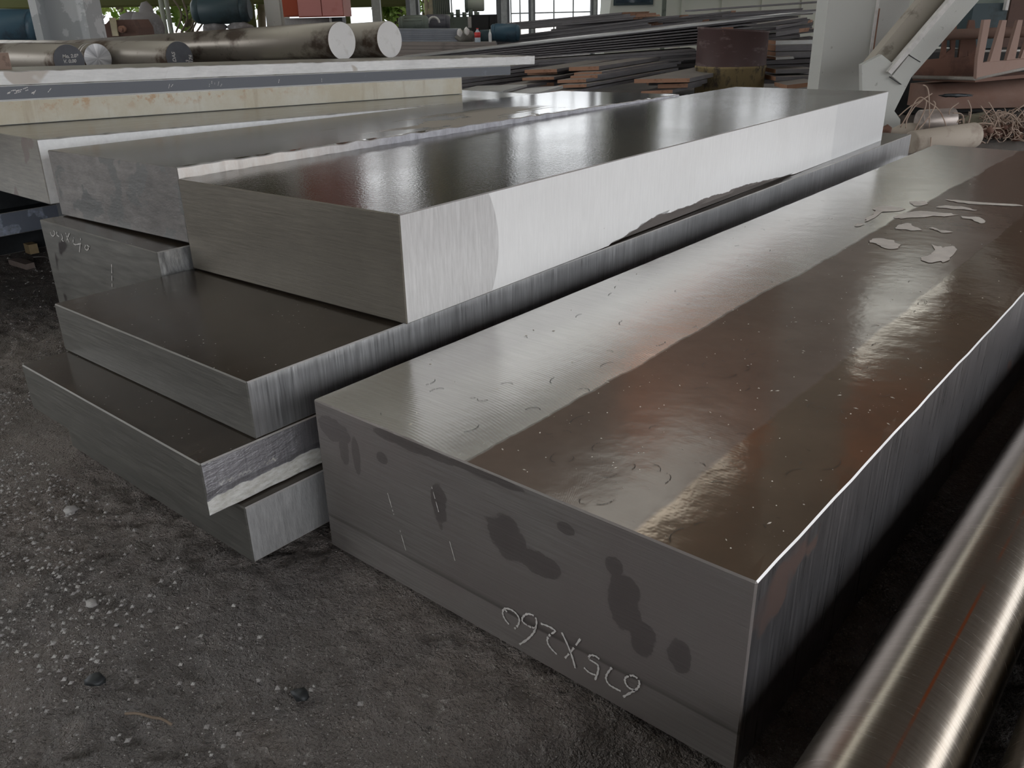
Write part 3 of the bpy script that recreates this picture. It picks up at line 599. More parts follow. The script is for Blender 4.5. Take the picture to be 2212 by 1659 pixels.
bm = bm_new(); p, q = Vector((2.4057, 5.47, 0.3143)), Vector((2.4949, 5.47, 0.4399)); bar_between(bm, p, q, .088, .028); obj('splice_plate', bm, m_conc, fm, bev=.004)
bm = bm_new(); p, q = Vector((2.3489, 5.46, 0.3588)), Vector((2.6637, 5.46, 0.7691)); q = p + (q - p) * 3.0; bar_between(bm, p, q, .028, .05); obj('side_flange', bm, m_chalk, fm, bev=.003)
for a_, b_ in (((2.4476, 5.467, 0.462), (2.5283, 5.467, 0.4182)), ((2.3525, 5.467, 0.337), (2.4307, 5.467, 0.2925))):
    bm = bm_new(); tube(bm, [a_, b_], .0025); obj('weld_seam', bm, m_dark, fm)
bm = bm_new(); pts = [(2.1856, 5.495, 0.4081), (2.2987, 5.495, 0.4639), (2.3847, 5.495, 0.4039), (2.4999, 5.495, 0.3267), (2.4289, 5.495, 0.1318), (2.4749, 5.495, 0.0807), (2.484, 5.495, -0.0094), (2.2503, 5.495, -0.0327)]; pts[-1] = (pts[-1][0], pts[-1][1], 0.); pts[-2] = (pts[-2][0], pts[-2][1], 0.)
prism(bm, pts, (0, .05, 0)); obj('gusset_plate', bm, m_conc, t)

# far wall of the hall: grille windows and pale green panels
m_frame = plain('window_steel', (.42, .44, .44), .6, .2)
m_panel = paint('pale_green_panel', (.66, .69, .62), .6, (.72, .68, .61), sc=1.4, at=.6, edge=.1)
m_olive = paint('olive_cladding', (.20, .205, .13), .7, (.15, .155, .10), sc=.8)
wn_i = 0
for (pa, pb) in (((938, 40), (1014, 20)), ((1104, 40), (1143, 20)), ((1155, 40), (1280, 20))):
    wn_i += 1
    a, b = [(-1.0594, 14.0, 0.684), (-0.5191, 14.0, 0.8018)] if wn_i == 1 else ([(0.1097, 14.0, 0.6601), (0.3862, 14.0, 0.7834)] if wn_i == 2 else [(0.4693, 14.0, 0.6528), (1.3489, 14.0, 0.7638)])
    z0, z1 = .35, (1.5 if wn_i == 1 else 2.45)
    t = thing('window_%d' % wn_i, None, None, (a[0], 14, z0)); t['kind'] = 'structure'
    bm = bm_new(); hb(bm, (a[0], 14, z0 - .05), (b[0], 0, z0), .08); hb(bm, (a[0], 14, z1), (b[0], 0, z1 + .06), .08)
    obj('frame', bm, m_frame, t)
    nb = max(2, int((b[0] - a[0]) / .245))
    for i in range(nb + 1):
        bm = bm_new(); u = a[0] + (b[0] - a[0]) * i / nb; hb(bm, (u - .010, 14, z0), (u + .010, 0, z1), .03); obj('bar', bm, m_frame, t)
    for i in range(1, 7):
        bm = bm_new(); z = z0 + .05 + i * .33; hb(bm, (a[0], 14.02, z - .009), (b[0], 0, z + .009), .02); obj('bar', bm, m_frame, t)
for i, px_ in enumerate([(-1.1624, -1.0138, 11), (-0.0962, 0.0783, 12), (0.3765, 0.4671, 13.9), (1.3183, 1.416, 13.9), (-2.4518, -2.2527, 9.5)]):
    bm = bm_new(); box(bm, px_[0], px_[1], px_[2], px_[2] + .2, 0, 6.3); w_ = px_[1] - px_[0]
    box(bm, px_[0] + w_ * .35, px_[0] + w_ * .8, px_[2] - .03, px_[2], 0, 6.3, 1)
    obj('steel_column', bm, [plain('dark_column', (.17, .18, .19), .6), m_frame] if i != 4 else [m_conc, m_conc], base=(px_[0], px_[2], 0), bev=.01, cat='column',
        label=('dark column behind the white-ended bars', 'dark column behind the blue motor drum', 'thin post left of the wide window', 'thin post right of the wide window', 'grey column left of the red cabinets')[i])
a, b = (1.5122, 14.2, 0.6959), (10.8583, 14.2, 0.5054)
bm = bm_new(); box(bm, a[0], b[0] + 4, 14.3, 14.4, 0, .95, 0); box(bm, a[0], b[0] + 4, 14.3, 14.4, 1.35, 1.9, 1); box(bm, a[0], b[0] + 4, 14.3, 14.4, 2.7, 4.0, 1)
for i in range(9): box(bm, a[0] + i*1.5, a[0] + i*1.5 + .75, 14.3, 14.4, 1.9, 2.7, 1)
for i in range(22): box(bm, a[0] + i*.62, a[0] + i*.62 + .05, 14.27, 14.3, 0, 3.1, 0)
box(bm, a[0], b[0] + 4, 14.26, 14.3, .48, .54, 0); box(bm, a[0], b[0] + 4, 14.2, 14.4, .93, 1.0, 0)
obj('wall_far', bm, [m_panel, m_olive], base=(a[0], 14.2, 0), kind='structure')
a, b = (-1.5835, 15.2, 0.8274), (1.6935, 15.2, 0.7607)
bm = bm_new(); box(bm, a[0], b[0], 15.2, 15.3, 2.55, 4.2)  # unseen olive panel, added to darken what the slab tops reflect
obj('sky_block_upper', bm, m_olive, base=(a[0], 15.2, 2.55), kind='structure')
a, b = (-1.5064, 14.6, 0.8238), (0.0879, 14.6, 0.7914)
bm = bm_new(); box(bm, a[0], b[0], 14.6, 14.7, 1.55, 2.6); obj('sky_block_lower', bm, m_olive, base=(a[0], 14.6, 1.55), kind='structure')  # lower unseen panel, put in for more dark in the slab-top reflections
# low shed roof outside, seen under the eaves
m_shed = paint('olive_shed_roof', (.085, .092, .036), .8, (.065, .07, .026), sc=1.2, spec=.02)
for lab, q0, q1, D, rowsn, rise, run in (('long olive shed roof beyond the columns at left', (-14.3016, 19.0, 1.0031), (-4.6313, 19.0, 0.9539), 19, 15, .46, .65), ('olive slatted shed roof beyond the red cabinets', (-3.0013, 17.0, 0.8854), (-1.5993, 17.0, 0.8569), 17, 4, .11, .35)):
    t = thing('shed_roof', lab, 'roof', q0)
    for i in range(rowsn):
        bm = bm_new(); z = q0[2] + i*rise; y = D + i*run
        prism(bm, [(q0[0], y, z), (q1[0], y, z), (q1[0], y + run*1.1, z + rise*1.05), (q0[0], y + run*1.1, z + rise*1.05)], (0, -.02, .04)); obj('roof_sheet', bm, m_shed, t)
    for u in (q0[0] + .1, (q0[0] + q1[0]) / 2, q1[0] - .1):
        bm = bm_new(); box(bm, u - .04, u + .04, D + .1, D + .2, 0, q0[2] + .02); obj('post', bm, m_shed, t)
# crane girder across the hall, mirrored as orange in the oily block
m_orange = paint('crane_orange', (.88, .23, .05), .5, (.80, .20, .05), sc=1)
t = thing('overhead_crane', 'orange overhead crane girder spanning the hall above', 'crane', (-2, 10.2, 4.6), 'slab')
bm = bm_new(); box(bm, -5.4, -.9, 9.2, 11.3, 4.6, 5.4); obj('girder', bm, m_orange, t, bev=.02)
bm = bm_new(); box(bm, -3.2, -2.5, 9.6, 10.6, 4.2, 4.6); obj('hoist', bm, m_orange, t, bev=.03)
bm = bm_new(); box(bm, -5.4, -5.1, 9.3, 11.2, 5.4, 6.08); obj('end_carriage', bm, m_orange, t)
bm = bm_new(); box(bm, -1.2, -.9, 9.3, 11.2, 5.4, 6.08); obj('end_carriage', bm, m_orange, t)

# trees outside
m_leaf = NB('leaf'); k = m_leaf
m_leaf = k.fin(k.mix(k.ramp(k.noise(1.5, 3), .35, .65), (.20, .33, .06), (.46, .56, .18)), .6)
k.b.inputs['Transmission Weight'].default_value = 0.
m_bark = paint('bark', (.16, .13, .10), .9, bump=.5)
def tree(label, c, h, r, seed, nl=1500):
    random.seed(seed); t = thing('tree', label, 'tree', (c[0], c[1], 0), group='trees outside the hall')
    bm = bm_new(); tube(bm, spline([(c[0], c[1], 0), (c[0] + .1, c[1], h*.4), (c[0] - .1, c[1] + .1, h*.85)]), .11, 8)
    for i in range(5):
        an = random.uniform(0, 6.28); z = h * random.uniform(.25, .6)
        tube(bm, [(c[0], c[1], z), (c[0] + r*.6*math.cos(an), c[1] + r*.6*math.sin(an), z + h*.25)], .04, 6)
    obj('trunk', bm, m_bark, t)
    bm = bm_new()
    for i in range(nl):
        d = Vector((random.gauss(0, 1), random.gauss(0, 1), random.gauss(0, 1))).normalized() * random.uniform(.45, 1) ** .5
        d *= 1 + .35 * noise.noise(d * 2.2 + Vector((seed, 0, 0)))
        p = Vector((c[0] + d.x*r, c[1] + d.y*r, h*.62 + d.z*h*.42)); s = random.uniform(.06, .14)
        a_ = Vector((random.gauss(0,1), random.gauss(0,1), random.gauss(0,1))).normalized(); b_ = a_.orthogonal().normalized()
        vs = [bm.verts.new(p + a_*s), bm.verts.new(p + b_*s*.5), bm.verts.new(p - a_*s), bm.verts.new(p - b_*s*.5)]; bm.faces.new(vs)
    obj('crown', bm, m_leaf, t, norm=False)
for i, (q, h, r, lab) in enumerate((((-12.3106, 23.0, 0.8604), 3.4, 2.0, 'leafy tree at far left beyond the blue motor'), ((-10.776, 26.0, 0.8112), 3.2, 2.2, 'bright leafy tree above the brown gearboxes'), ((-7.6003, 22.0, 0.7701), 3.0, 1.7, 'leafy tree behind the bare branches'),
        ((-6.6342, 25.0, 0.7326), 3.8, 2.2, 'tree behind the grey column by the red cabinets'), ((-2.6311, 22.0, 0.4647), 2.2, .8, 'small light green tree between the far columns'), ((-2.2681, 26.0, 0.6375), 3.6, 1.5, 'tree behind the cream pipes'), ((-13.4933, 20.0, 0.9023), 4.0, 2.6, 'tree out of sight left of the hall'))):
    if i < 6: tree(lab, q, h, r * .62, i + 3)
random.seed(21)

# ------------------------------------------------------------------ steel plate piles
m_plate = steel('plate_mill_edge', (.205, .195, .205), .6, .3, (1.5, 1, 30), .3, .2)
m_platetop = steel('plate_top', (.27, .25, .235), .6, .3, (3, 3, 1), .2, .1)
m_rustend = paint('flame_cut_rust', (.42, .235, .155), .8, (.30, .16, .10), sc=9)
m_bright = steel('bright_plate', (.50, .50, .49), .4, .5, (2, 1, 20), .15, .1)
def plate(p, q, th, wd, label, group=None, mats=None, endr=True, name='steel_plate'):
    """flat plate whose front top edge runs p -> q (hall coordinates); wd deep away from the viewer"""
    p, q = Vector(p), Vector(q); ax = (q - p); L = ax.length; ax.normalize()
    n = Vector((-ax.y, ax.x, 0)).normalized(); n = n if n.y > 0 else -n; up_ = ax.cross(n); up_ = up_ if up_.z > 0 else -up_
    bm = bm_new(); v = box(bm, 0, L, 0, wd, -th, 0, 0); bm.faces.ensure_lookup_table()
    bm.faces[1].material_index = 1; bm.faces[3].material_index = bm.faces[5].material_index = 2
    for i in (1, 2, 5, 6): v[i].co.x += random.uniform(-.01, .01)
    me = bpy.data.meshes.new(name); bmesh.ops.recalc_face_normals(bm, faces=bm.faces); bm.to_mesh(me); bm.free()
    for m in (mats or (m_plate, m_platetop, m_rustend)): me.materials.append(m)
    o = bpy.data.objects.new(name, me); C.objects.link(o)
    R3 = Matrix((ax, n, up_)).transposed(); R3 = Matrix.Rotation(HYAW, 3, 'Z') @ R3
    o.matrix_world = Matrix.Translation(hall(p)) @ R3.to_4x4(); BASE[o.name] = Vector((0, 0, 0))
    return tags(o, label, 'plate', group)
def lerp3(a, b, t): return Vector(a).lerp(Vector(b), t)
def pile(pl, pr, bl, br, n, wd, label, group, ends=(.03, .10), mats=None, off=.04):
    """n plates stacked between a top edge pl-pr and a bottom edge bl-br"""
    for i in range(n):
        t = i / n; t2 = (i + .98) / n
        a, b = lerp3(pl, bl, t), lerp3(pr, br, t); th = max(.008, min((lerp3(pl, bl, t2) - a).length, (lerp3(pr, br, t2) - b).length))
        o = random.uniform(0, off); a.y += o; b.y += o
        a = a + (b - a) * random.uniform(0, ends[0]); b = b - (b - a) * random.uniform(0, ends[1])
        plate(a, b, th * random.uniform(.93, 1.), wd, label + ', ' + ('topmost' if i == 0 else 'lowest' if i == n - 1 else ('second', 'third', 'fourth', 'fifth', 'sixth')[i - 1] + ' from the top'), group, mats)
pile((-1.1745, 9.6, 0.4069), (2.0763, 8.4, 0.7345), (-1.1833, 9.6, 0.2926), (2.0858, 8.4, 0.6218), 7, .5, 'rear pile plate with rust-cut right end', 'plates of the rear pile', (.05, .22))
pile((0.0067, 9.9, 0.6407), (1.3123, 9.2, 0.7319), (0.005, 9.9, 0.567), (1.4217, 9.2, 0.6618), 4, .8, 'short plate with pinkish end on the rear pile', 'short plates on the rear pile', (.02, .09))
plate((-0.9282, 7.95, 0.4074), (2.659, 7.75, 0.7096), .016, .35, 'long plate with pale upper edge crossing behind the barrel', mats=(m_bright, m_bright, m_rustend))
pile((-0.9128, 7.95, 0.3957), (2.623, 7.75, 0.6853), (-0.919, 7.95, 0.3118), (2.6468, 7.75, 0.4932), 7, .45, 'long dark middle pile plate under the pale-edged plate', 'plates of the middle pile', (.02, .16))
pile((-0.0222, 7.8, 0.3504), (1.7035, 7.75, 0.432), (-0.0244, 7.8, 0.2639), (1.7098, 7.75, 0.343), 4, .3, 'dark plate low in the middle pile left of the barrel', 'lower plates of the middle pile', (.02, .06))
for a, b in (((1.5755, 8.0, 0.7322), (2.5303, 7.4, 0.7792)), ((1.901, 8.0, 0.685), (2.5562, 7.4, 0.7211))):
    plate(a, b, .012, .2, 'thin dark flat bar rising right over the rear pile' if a[0] < (1.7769, 8.0, 0.7281)[0] else 'thin dark flat bar just below the upper flat bar at the column')
pile((0.491, 9.6, 0.634), (3.1641, 9.3, 0.7286), (0.4907, 9.6, 0.4814), (3.1857, 9.3, 0.556), 5, .3, 'dark plate between rear and middle piles', 'plates between the two piles', (.02, .10))
# right of the barrel
pile((1.9896, 8.7, 0.5479), (2.9308, 8.5, 0.6588), (2.0033, 8.7, 0.3668), (2.9582, 8.5, 0.4436), 6, .4, 'rusty-ended dark plate between barrel and double column', 'plates between barrel and column', (.02, .18))
pile((1.3338, 8.4, 0.3442), (2.8966, 8.3, 0.3876), (1.3454, 8.4, 0.0832), (2.9364, 8.3, 0.0736), 7, .5, 'shaded dark plate low behind the barrel', 'shaded plates behind the barrel', (.02, .06))
for i, (a, b, th, mt, lab) in enumerate((
    ((2.2121, 7.4, 0.4901), (2.548, 7.4, 0.4902), .03, m_bright, 'pale-edged plate between the barrel and the double column'),
    ((2.1859, 7.3, 0.459), (2.5179, 7.3, 0.459), .045, m_plate, 'thick dark plate below the pale-edged one right of the barrel'),
    ((2.1764, 7.25, 0.409), (2.5071, 7.25, 0.4091), .04, m_plate, 'second thick dark plate right of the barrel'),
    ((2.1353, 7.1, 0.3786), (2.2735, 7.1, 0.3825), .018, m_bright, 'short bright flat bar right of the barrel'),
    ((2.1146, 7.0, 0.2958), (2.4182, 7.0, 0.2962), .03, m_plate, 'dark plate low right of the barrel'),
    ((2.09, 6.9, 0.2484), (2.3975, 6.9, 0.2487), .03, m_plate, 'dark plate in the shade near the column foot, above the rusty one'),
    ((2.0879, 6.6, 0.2099), (2.3085, 6.6, 0.2312), .03, m_rustend, 'rusty plate lowest beside the column foot'),
    ((2.2606, 7.6, 0.5906), (2.4878, 7.5, 0.6362), .02, m_plate, 'dark plate with rusty end above the pale-edged one'),
    ((2.2651, 7.6, 0.5478), (2.4192, 7.5, 0.5747), .03, m_plate, 'dark stepped plate beside the barrel rim'))):
    plate(a, b, th, .32, lab, mats=(mt, m_platetop, m_rustend))
# rusty-ended plates fanned out in front of the middle pile: short end to the viewer, running away to the right
RUN = Vector((.56, .80, .0)).normalized()
def fan(a, b, th, L, label, group=None, mt=None, rise=.02):
    a, b = Vector(a), Vector(b); w = (b - a); L_ = L
    d = RUN * L_ + Vector((0, 0, rise)); bm = bm_new()
    pts = [a, b, b + d, a + d]; prism(bm, pts, (0, 0, -th)); bm.faces.ensure_lookup_table()
    for f in bm.faces: f.material_index = 0
    bm.faces[0].material_index = 1; bm.faces[2].material_index = 2
    return obj('steel_plate', bm, mt or [m_plate, m_platetop, m_rustend], base=a, label=label, cat='plate', group=group)
for a, b, th, L, lab in (
    ((0.4909, 6.9, 0.3521), (0.7218, 6.9, 0.354), .028, 1.6, 'rusty-ended plate on top of the fanned stack left of the barrel'),
    ((0.5227, 6.8, 0.3175), (0.7332, 6.8, 0.3197), .022, 1.5, 'second rusty-ended plate of the fanned stack'),
    ((0.4875, 6.7, 0.3016), (0.6918, 6.7, 0.3039), .022, 1.5, 'third rusty-ended plate of the fanned stack'),
    ((0.3847, 6.6, 0.2813), (0.5966, 6.6, 0.2833), .022, 1.6, 'fourth rusty-ended plate of the fanned stack, sticking out left'),
    ((0.3857, 6.5, 0.2532), (0.5914, 6.5, 0.2552), .020, 1.6, 'fifth rusty-ended plate of the fanned stack'),
    ((0.2865, 6.4, 0.2186), (0.4897, 6.4, 0.2207), .020, 1.6, 'lowest rusty-ended plate of the fanned stack'),
    ((0.9523, 6.6, 0.2758), (1.3627, 6.6, 0.2737), .028, 1.2, 'wide pinkish plate jutting out just left of the barrel'),
    ((1.1457, 6.7, 0.2289), (1.3718, 6.7, 0.2307), .030, 1.2, 'brown plate beneath the wide pinkish plate'),
    ((1.0071, 6.6, 0.1904), (1.2406, 6.6, 0.1953), .024, 1.0, 'dark brown plate on the ground before the barrel'),
    ((0.1518, 7.0, 0.3334), (0.4043, 7.0, 0.3349), .024, 1.0, 'rust-red plate end just right of the white-edged plate'),
    ((0.1756, 7.1, 0.303), (0.4138, 7.1, 0.3049), .014, 1.0, 'thin rust-red plate under the rust-red plate end'),
    ((0.131, 6.9, 0.2827), (0.3772, 6.9, 0.2843), .020, 1.0, 'long rust-red plate end protruding left in the dark gap'),
    ((0.1866, 7.0, 0.2338), (0.3826, 7.0, 0.2366), .026, 1.0, 'shaded brown plate low in the dark gap'),
    ((-0.1705, 6.6, 0.238), (0.0454, 6.6, 0.2367), .024, 1.2, 'orange-ended flat plate low beside the yellowed slab end'),
    ((-0.377, 6.2, 0.2458), (-0.0158, 6.2, 0.2474), .016, .3, 'pale chamfered plate beyond the yellowed slab end'),
    ((-0.0226, 6.1, 0.2285), (0.2382, 6.1, 0.241), .018, .3, 'pale chamfered plate end beside the thin white strip')):
    fan(a, b, th, L, lab, 'plates fanned out by the barrel', mt=[m_bright, m_bright, m_bright] if 'chamfered' in lab else None)
pile((-0.5014, 7.4, 0.2698), (0.3583, 7.8, 0.3538), (-0.5079, 7.4, 0.1467), (0.3576, 7.8, 0.1799), 5, .4, 'dark plate in the shaded pile beyond the yellowed slab', 'plates of the shaded low pile', (.02, .1))
# flat sheets and plates behind the white-ended bars
m_sheet = steel('sheet_edges', (.26, .275, .31), .5, .5, (2, 1, 20), .2, .1)
pile((-1.0595, 8.6, 0.6283), (-0.4302, 8.6, 0.6114), (-1.0683, 8.6, 0.5157), (-0.4352, 8.6, 0.5026), 6, .5, 'grey-blue sheet stacked behind the white-ended bars', 'grey-blue sheet stack', (.01, .02), (m_sheet, m_sheet, m_sheet), .02)
pile((-1.0317, 8.3, 0.5159), (-0.0489, 8.3, 0.4956), (-1.0409, 8.3, 0.3979), (-0.0521, 8.3, 0.3774), 4, .5, 'brownish plate in the stack under the two bottles', 'brownish plates under the bottles', (.01, .03), (paint('brown_plate', (.26, .225, .21), .7, (.2, .17, .16), sc=3), m_platetop, m_plate), .03)

# ------------------------------------------------------------------ machines and odd things at the back
bm = bm_new(); p, q = (-3.3405, 7.3, 0.6006), (-2.7547, 7.3, 0.5885); box(bm, p[0], q[0], 7.36, 8.1, 0, p[2] - .122); obj('concrete_ledge', bm, paint('stained_concrete', (.22, .21, .20), .9), base=(p[0], 7.36, 0), bev=.01, label='low concrete ledge under the red-brown gearbox', cat='ledge')
m_blue = paint('blue_enamel', (.045, .095, .135), .45, (.035, .06, .085), sc=4); m_teal = paint('dark_teal_enamel', (.035, .06, .07), .5, (.025, .04, .045), sc=4)
m_green = paint('grey_green_enamel', (.16, .19, .16), .5, (.11, .13, .11), sc=5); m_lgreen = paint('pale_green_enamel', (.42, .45, .38), .5, (.34, .36, .3), sc=5)
m_brown = paint('red_brown_primer', (.13, .075, .06), .7, (.10, .06, .05), sc=6); m_blk = plain('black_paint', (.02, .02, .02), .7)  # m_blk: even black, the colour of the box and the crate
m_stone = paint('grey_lump', (.20, .19, .19), .9, (.28, .27, .27), sc=8, bump=.6); m_cream = plain('cream_pipe', (.58, .52, .36), .5)
def motor(label, a, b, r_, mat, fins=0, foot=True, group=None, shaft=0):
    """horizontal electric motor from a to b: ribbed body, end bells, feet, terminal box"""
    a, b = Vector(a), Vector(b); ax = (b - a).normalized(); L = (b - a).length
    t = thing('electric_motor', label, 'motor', (a + b) / 2 - Vector((0, 0, r_)), group=group)
    bm = bm_new(); cyl(bm, a + ax*L*.14, b - ax*L*.14, r_, n=28, bev=r_*.06)
    obj('body', bm, mat, t)
    for s, p in ((1, a), (-1, b)):
        bm = bm_new(); rings(bm, [ring(p, ax, r_*.72, 28), ring(p + ax*s*L*.05, ax, r_*.9, 28), ring(p + ax*s*L*.16, ax, r_*.97, 28)]); obj('end_bell', bm, mat, t)
    if fins:
        side = ax.cross(Vector((0, 0, 1))).normalized()
        for i in range(fins):
            an = -1.2 + 2.4 * i / (fins - 1) + math.pi/2; d = side*math.cos(an) + Vector((0,0,1))*math.sin(an)
            bm = bm_new(); tube(bm, [a + ax*L*.2 + d*r_*1.0, b - ax*L*.2 + d*r_*1.0], r_*.05, 4); obj('fin', bm, mat, t)
    if foot:
        for p in (a + ax*L*.25, b - ax*L*.25):
            bm = bm_new(); box(bm, p.x - r_*.25, p.x + r_*.25, p.y - r_*.9, p.y + r_*.9, p.z - r_*1.08, p.z - r_*.8); obj('foot', bm, mat, t)
    if shaft:
        bm = bm_new(); cyl(bm, b - ax*.01, b + ax*shaft, r_*.18, n=14); obj('shaft', bm, m_edge, t)
    return t
motor('large blue motor left of the grey I-section column', (-4.3922, 7.6, 0.7128), (-3.7964, 7.6, 0.6935), .155, m_blue)
motor('dark teal motor resting on two stone lumps behind the long bars', (-3.0168, 9.0, 0.8197), (-2.4665, 9.0, 0.825), .125, m_teal, 0, False)
for a, r_, lab in (((-2.8408, 9.0, 0.6835), .085, 'grey stone lump under the left end of the teal motor'), ((-2.5786, 9.0, 0.6781), .085, 'grey stone lump under the right end of the teal motor')):
    bm = bm_new(); blob(bm, (a[0], a[1], a[2] - .02), r_, 3, .35, 1.6, r_*40 + a[0], (1.35, 1, .75)); obj('stone_lump', bm, m_stone, base=a, label=lab, cat='stone')
a, b = (-3.3713, 7.4, 0.5983), (-2.9575, 7.4, 0.7551)
t = thing('gearbox', 'red-brown gearbox with a stub shaft and a tan strap, right of the I-section column', 'gearbox', a)
w_ = b[0] - a[0]
bm = bm_new(); P = [(0, 0), (1, 0), (1, .78), (.93, 1), (.5, 1), (.42, .9), (0, .85)]
prism(bm, [(a[0] + x*w_, a[1], a[2] - .12 + y*(b[2] - a[2] + .12)) for x, y in P], (0, .35, 0)); obj('housing', bm, m_brown, t, bev=.01)
bm = bm_new(); c = Vector((-3.0647, 7.4, 0.6854)); cyl(bm, c + Vector((0, .02, 0)), c - Vector((0, .05, 0)), .026, n=16); cyl(bm, c - Vector((0, .05, 0)), c - Vector((0, .07, 0)), .017, n=12); obj('stub_shaft', bm, m_rustflat, t)
bm = bm_new(); hb(bm, (-3.1562, 7.38, 0.636), (-3.1089, 7.38, 0.7719), .015); obj('strap', bm, m_cream, t)
bm = bm_new(); p = (-3.2883, 7.3, 0.7356); q = (-3.1467, 7.3, 0.7798)
prism(bm, [p, (p[0] + .08, p[1] - .02, p[2] - .015), q, (q[0] - .075, q[1] + .1, q[2] + .01)], (0, 0, .006)); obj('cardboard_sheet', bm, paint('grey_board', (.33, .31, .27), .8), base=p, label='grey cardboard sheet lying on the red-brown gearbox', cat='cardboard')
bm = bm_new(); blob(bm, (-3.0608, 7.9, 0.6806), .13, 3, .35, 1.7, 5, (1.0, 1, 1.35)); obj('rubble_lump', bm, m_stone, base=(-3.0701, 7.9, 0.633), label='grey rubble lump with light patch, right of the red-brown gearbox', cat='rubble')
bm = bm_new(); blob(bm, ((-3.8096, 9.2, 0.7855)[0], 9.3, .36), .4, 3, .3, 1.5, 9, (.72, .5, 1.12)); obj('covered_heap', bm, m_stone, base=((-3.8131, 9.2, 0.7687)[0], 9.3, 0), label='grey covered heap behind the red-brown gearbox', cat='heap')
for px0, px1, lab in (((-3.3189, 9.0, 0.8424), (-3.3215, 9.0, 0.6347), 'pale conduit pipe left of its twin behind the rubble lump'), ((-3.2651, 9.0, 0.8413), (-3.2581, 9.0, 0.6334), 'pale conduit pipe right of its twin behind the rubble lump')):
    bm = bm_new(); cyl(bm, (px0[0], 9, 0), (px0[0], 9, 3.5), .022, n=12); obj('conduit_pipe', bm, m_lgreen, base=(px0[0], 9, 0), label=lab, cat='pipe')
bm = bm_new()
for s in [[(-3.5798, 10.0, 0.6201), (-3.4865, 10.0, 0.8033), (-3.5574, 10.0, 0.9641)], [(-3.5597, 10.1, 0.6177), (-3.4632, 10.1, 0.7609), (-3.4878, 10.1, 0.9642)], [(-3.5385, 10.2, 0.6153), (-3.4384, 10.2, 0.7175), (-3.4161, 10.2, 0.9642)], [(-3.5161, 10.3, 0.6129), (-3.3906, 10.3, 0.8009), (-3.3424, 10.3, 0.9642)], [(-3.4927, 10.4, 0.6104), (-3.3631, 10.4, 0.7572), (-3.2665, 10.4, 0.9641)]]: tube(bm, spline(s, 4), .010, 5)
obj('bare_branches', bm, m_bark, base=(-3.4792, 10.0, 0.6181), label='bare leaning branches left of the teal motor', cat='branches')
for q, w_, mat, lab in (((-2.6059, 9.4, 0.7861), .05, m_shed, 'olive post right of the teal motor'), ((-1.657, 12.0, 0.7633), .055, plain('grey_post', (.28, .28, .26), .6), 'grey post standing in the bright gap beyond the white-ended bars')):
    bm = bm_new(); box(bm, q[0] - w_, q[0] + w_, q[1], q[1] + .1, 0, 6.0); obj('post', bm, mat, base=(q[0], q[1], 0), label=lab, cat='post', bev=.008)
# red electric cabinets
m_red = paint('brick_red_paint', (.36, .075, .035), .5, (.30, .06, .03), sc=3); m_pink = paint('faded_red_paint', (.52, .22, .20), .5, (.46, .17, .15), sc=2.5)
a, b, c2, d2 = (-2.0522, 8.6, 0.7482), (-1.8881, 8.6, 0.8903), (-1.8703, 8.4, 0.7415), (-1.4596, 8.4, 0.8792)
t = thing('electric_cabinet', 'tall faded red two-door cabinet raised above a pale base', 'cabinet', (c2[0], c2[1], c2[2]))
bm = bm_new(); box(bm, c2[0], d2[0], 8.42, 8.85, c2[2], 2.6); obj('body', bm, m_red, t)
mid_ = c2[0] + (d2[0] - c2[0]) * .53
for u0, u1 in ((c2[0] + .004, mid_ - .004), (mid_ + .004, d2[0] - .004)):
    bm = bm_new(); box(bm, u0, u1, 8.4, 8.42, c2[2] + .01, 2.59); dr = obj('door', bm, m_pink, t, bev=.004)
    bm = bm_new(); box(bm, u1 - .05, u1 - .03, 8.38, 8.4, 1.5, 1.65); obj('handle', bm, m_dark, dr)
t = thing('electric_cabinet', 'narrow brick-red cabinet left of the faded two-door cabinet', 'cabinet', a)
bm = bm_new(); box(bm, a[0], b[0] - .012, 8.6, 9.0, a[2], 2.4); obj('body', bm, m_red, t, bev=.006)
bm = bm_new(); box(bm, a[0] + .01, b[0] - .022, 8.585, 8.6, a[2] + .01, 2.38); obj('door', bm, m_red, t, bev=.003)
t = thing('cabinet_stand', 'pale grey stand with dark leg beneath the red cabinets', 'stand', (-2.0626, 8.7, 0.6148))
bm = bm_new(); p, q = (-2.0724, 8.7, 0.6069), (-1.6451, 8.7, 0.7334); box(bm, p[0], q[0], 8.7, 9.0, 0, c2[2] - .004); obj('panel', bm, paint('grey_panel', (.42, .41, .40), .6), t)
bm = bm_new(); p, q = (-1.6145, 8.6, 0.5996), (-1.5097, 8.6, 0.7312); box(bm, p[0], q[0], 8.6, 8.8, 0, c2[2] - .004); obj('leg', bm, m_dark, t)
bm = bm_new(); p = (-1.613, 8.55, 0.6881); box(bm, p[0] - .008, p[0] + .008, 8.55, 8.58, 0, c2[2] - .004); obj('strip', bm, m_chalk, t)
t = thing('hoist_housing', 'red hoist housing on top of the red cabinets', 'hoist', (c2[0], 8.4, 2.62))
bm = bm_new(); box(bm, c2[0], -1.025, 8.4, 9.0, 2.61, 3.1); obj('body', bm, m_pink, t, bev=.03)
bm = bm_new(); box(bm, c2[0] + .1, c2[0] + .5, 8.5, 8.9, 3.1, 3.3); obj('cover', bm, m_red, t, bev=.02)
